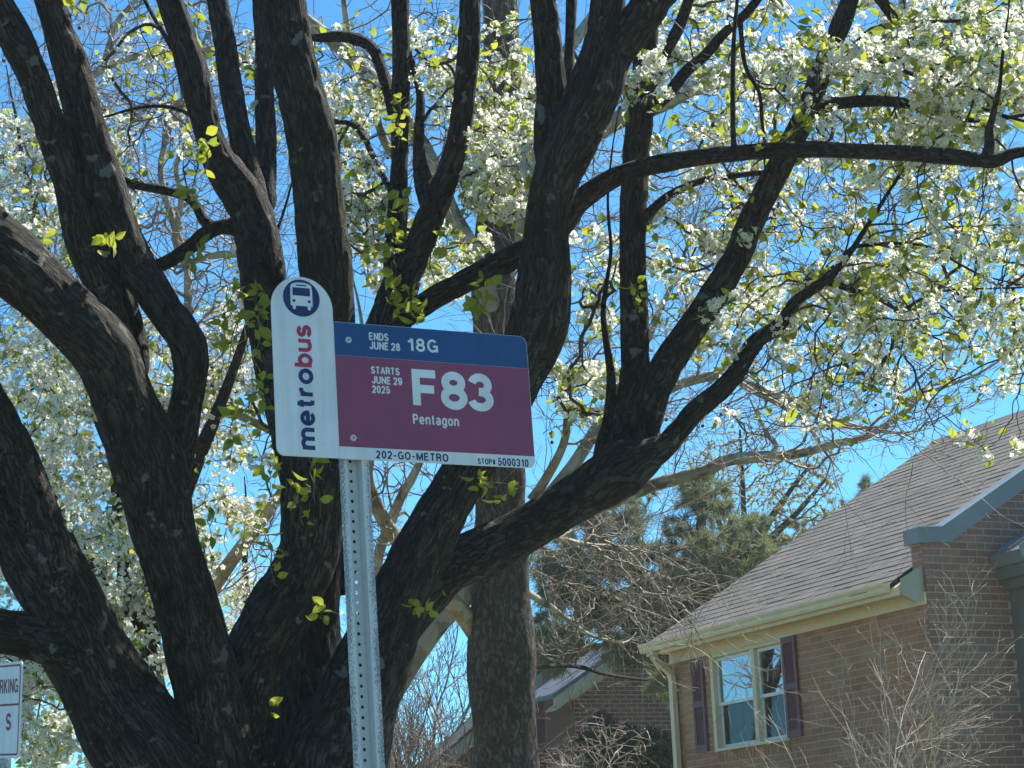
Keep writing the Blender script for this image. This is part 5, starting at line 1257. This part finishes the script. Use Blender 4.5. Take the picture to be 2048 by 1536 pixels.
def rounded(x0, x1, z0, z1, rtl, rtr, rbr, rbl, n=8):
    pts = []
    for (cx, cz, r, a0) in ((x1 - rtr, z1 - rtr, rtr, 0), (x0 + rtl, z1 - rtl, rtl, 90), (x0 + rbl, z0 + rbl, rbl, 180), (x1 - rbr, z0 + rbr, rbr, 270)):
        if r < 1e-5: pts.append((cx, cz)); continue
        k = n * (3 if r > 0.05 else 1); pts += [(cx + r * math.cos(math.radians(a0 + 90 * i / k)), cz + r * math.sin(math.radians(a0 + 90 * i / k))) for i in range(k + 1)]
    return pts
m_ = MB(); m_.prism(rounded(-0.2112, -0.0432, 2.2518, 2.7305, 0.0838, 0.0838, 0.003, 0.022), 'y', -0.0075, -0.0045)
blade = m_.build('blade', MAT['sign_white'], bus); blade['label'] = 'white round-topped blade with the bus roundel'
m_ = MB(); m_.prism(rounded(-0.0428, 0.5125, 2.2512, 2.6165, 0.002, 0.022, 0.022, 0.002), 'y', -0.0075, -0.0045)
flag = m_.build('flag_panel', MAT['sign_white'], bus)
YF = -0.0079
m_ = MB(); m_.prism(rounded(-0.0424, 0.5115, 2.5268, 2.6155, 0.001, 0.0215, 0.0, 0.0), 'y', YF, YF + 0.0003); m_.build('blue_band', MAT['sign_blue'], flag)
m_ = MB(); m_.prism(rounded(-0.0424, 0.5115, 2.2836, 2.5262, 0, 0, 0, 0), 'y', YF, YF + 0.0003); m_.build('maroon_field', MAT['sign_maroon'], flag)
for zb in (2.5689, 2.3069):
    m_ = MB(); m_.disc((-0.0035, zb), 0.0085, -0.0099, 20, -0.0080); m_.disc((-0.0035, zb), 0.0052, -0.0125, 8, -0.01); bo = m_.build('bolt', MAT['steel'], bus)
    m_ = MB(); m_.disc((-0.0035, zb), 0.0025, -0.0128, 8, -0.01255); m_.build('socket', MAT['sign_black'], bo)
YT = YF - 0.0004
W_, NV = MAT['sign_white'], MAT['sign_navy']
lettering('lettering', 'ENDS', 0.0545, 0.1092, 2.5730, 0.0220, W_, flag, YT, 0.205, gap=0.13)
lettering('lettering', 'JUNE 28', 0.0545, 0.1403, 2.5482, 0.0222, W_, flag, YT, 0.205, gap=0.13)
lettering('lettering', '18G', 0.1610, 0.2492, 2.5515, 0.0362, W_, flag, YT, 0.175)
lettering('lettering', 'STARTS', 0.0550, 0.1350, 2.4822, 0.0205, W_, flag, YT, 0.205, gap=0.13)
lettering('lettering', 'JUNE 29', 0.0562, 0.1406, 2.4555, 0.0215, W_, flag, YT, 0.205, gap=0.13)
lettering('lettering', '2025', 0.0555, 0.1054, 2.4302, 0.0212, W_, flag, YT, 0.205, gap=0.13)
lettering('lettering', 'F83', 0.1690, 0.4020, 2.3985, 0.1045, W_, flag, YT, 0.215, gap=0.015)
lettering('lettering', 'Pentagon', 0.1660, 0.2965, 2.3530, 0.0285, W_, flag, YT, 0.19, xh=0.78)
lettering('lettering', '202-GO-METRO', 0.0567, 0.2600, 2.2562, 0.0218, NV, flag, -0.0079, 0.20)
lettering('lettering', 'STOP#', 0.3445, 0.3955, 2.2545, 0.0165, NV, flag, -0.0079, 0.20)
lettering('lettering', '5000310', 0.4026, 0.4920, 2.2530, 0.0222, NV, flag, -0.0079, 0.19)
lettering('lettering', 'metro', 2.2700, 2.4840, -0.1045, 0.0565, NV, blade, -0.0079, 0.20, rotate=True, gap=0.09)
lettering('lettering', 'bus', 2.4880, 2.6005, -0.1045, 0.0565, MAT['sign_red'], blade, -0.0079, 0.20, rotate=True, gap=0.09)
# bus roundel
m_ = MB(); m_.disc((-0.1280, 2.6730), 0.0502, -0.0079, 48, -0.0076); rd2 = m_.build('roundel', NV, blade)
cx, cz = -0.1280, 2.6730
body = [(-.0300,-.0215),(-.0300,.0150)] + [(-.0285,.0330),(-.0240,.0375),(-.0120,.0412),(0,.0420),(.0120,.0412),(.0240,.0375),(.0285,.0330)] + [(.0300,.0150),(.0300,-.0215)]
m_ = MB(); m_.prism([(cx + a, cz + b) for a, b in body], 'y', -0.0083, -0.0080)
for sx_ in (-1, 1): m_.prism([(cx + sx_ * .0205 + a, cz + b) for a, b in [(-.0043,-.0216),(-.0043,-.0275)] + arc(0,-.0275,.0043,.0043,180,360,8)[1:-1] + [(.0043,-.0275),(.0043,-.0216)]], 'y', -0.0083, -0.0080)
pict = m_.build('bus_pictogram', W_, rd2)
m_ = MB(); m_.prism([(cx - .0243, cz + .0060), (cx - .0236, cz + .0275), (cx + .0236, cz + .0275), (cx + .0243, cz + .0060)], 'y', -0.0087, -0.0084)
m_.prism([(cx - .0140, cz + .0325), (cx + .0140, cz + .0325), (cx + .0140, cz + .0360), (cx - .0140, cz + .0360)], 'y', -0.0087, -0.0084)
for sx_ in (-1, 1): m_.disc((cx + sx_ * .0208, cz - .0085), 0.0042, -0.0087, 14, -0.0084)
m_.build('bus_details', NV, rd2)

# ------------------------------------------------------------------ parking sign at the left edge
yaw = math.radians(-50); pc = Vector(tuple(P(47, 1322, 6.9)))
_rk = Matrix.Rotation(yaw, 3, 'Z') @ Matrix.Rotation(math.radians(4.0), 3, 'Y')
_hh = (pc.z - 0.13) / _rk[2][2]; _pf = pc - _rk @ Vector((0, 0, _hh))
pk = empty('parking_sign', (_pf.x, _pf.y, 0.13)); tag(pk, 'small white parking sign with dark red border at the left edge', 'sign')
pk.rotation_euler = (0, math.radians(4.0), yaw)
ztop = _hh; PWD, PHT = 0.25, 0.30
m_ = MB(); m_.prism(rounded(-PWD, 0.0, ztop - PHT, ztop, .016, .016, .016, .016), 'y', -0.003, 0.0); pan = m_.build('panel', MAT['sign_white'], pk)
bo = rounded(-PWD + .008, -.0085, ztop - PHT + .0085, ztop - .0085, .012, .012, .012, .012); bi_ = rounded(-PWD + .0145, -.0145, ztop - PHT + .0145, ztop - .0145, .008, .008, .008, .008)
nb = len(bo); V = [(x, -0.0034, z) for x, z in bo] + [(x, -0.0034, z) for x, z in bi_]
obj('border', mesh_data('border', V, [(i, (i + 1) % nb, nb + (i + 1) % nb, nb + i) for i in range(nb)], (MAT['sign_oxblood'],)), pan)
m_ = MB(); m_.box(-PWD + .015, -.015, -0.0036, -0.0033, ztop - 0.137, ztop - 0.1305); m_.build('divider', MAT['sign_oxblood'], pan)
lettering('lettering', 'PARKING', -0.205, -0.024, ztop - 0.098, 0.046, MAT['sign_oxblood'], pan, -0.0035, 0.17, gap=0.14)
lettering('lettering', 'S', -0.098, -0.061, ztop - 0.215, 0.056, MAT['sign_oxblood'], pan, -0.0035, 0.20)
m_ = MB(); m_.prism([(-0.155, 0.001), (-0.095, 0.001), (-0.095, 0.006), (-0.112, 0.006), (-0.117, 0.03), (-0.133, 0.03), (-0.138, 0.006), (-0.155, 0.006)], 'z', -0.3, ztop - 0.03); m_.build('post', MAT['post'], pk)

# ------------------------------------------------------------------ windscreen veil, imitated by an added thin scattering volume
hz = MB(); hz.box(-60, 60, -12, 75, -1.2, 16.0)
hm = bpy.data.materials.new('glass_veil_volume'); hm.use_nodes = True
for n_ in list(hm.node_tree.nodes):
    if n_.type == 'BSDF_PRINCIPLED': hm.node_tree.nodes.remove(n_)
pv = hm.node_tree.nodes.new('ShaderNodeVolumePrincipled'); pv.inputs['Color'].default_value = (0.86, 0.9, 0.92, 1); pv.inputs['Density'].default_value = 0.0009; pv.inputs['Anisotropy'].default_value = 0.3
hm.node_tree.links.new(pv.outputs[0], hm.node_tree.nodes['Material Output'].inputs['Volume'])
hzo = hz.build('windscreen_veil', hm); hzo['kind'] = 'stuff'
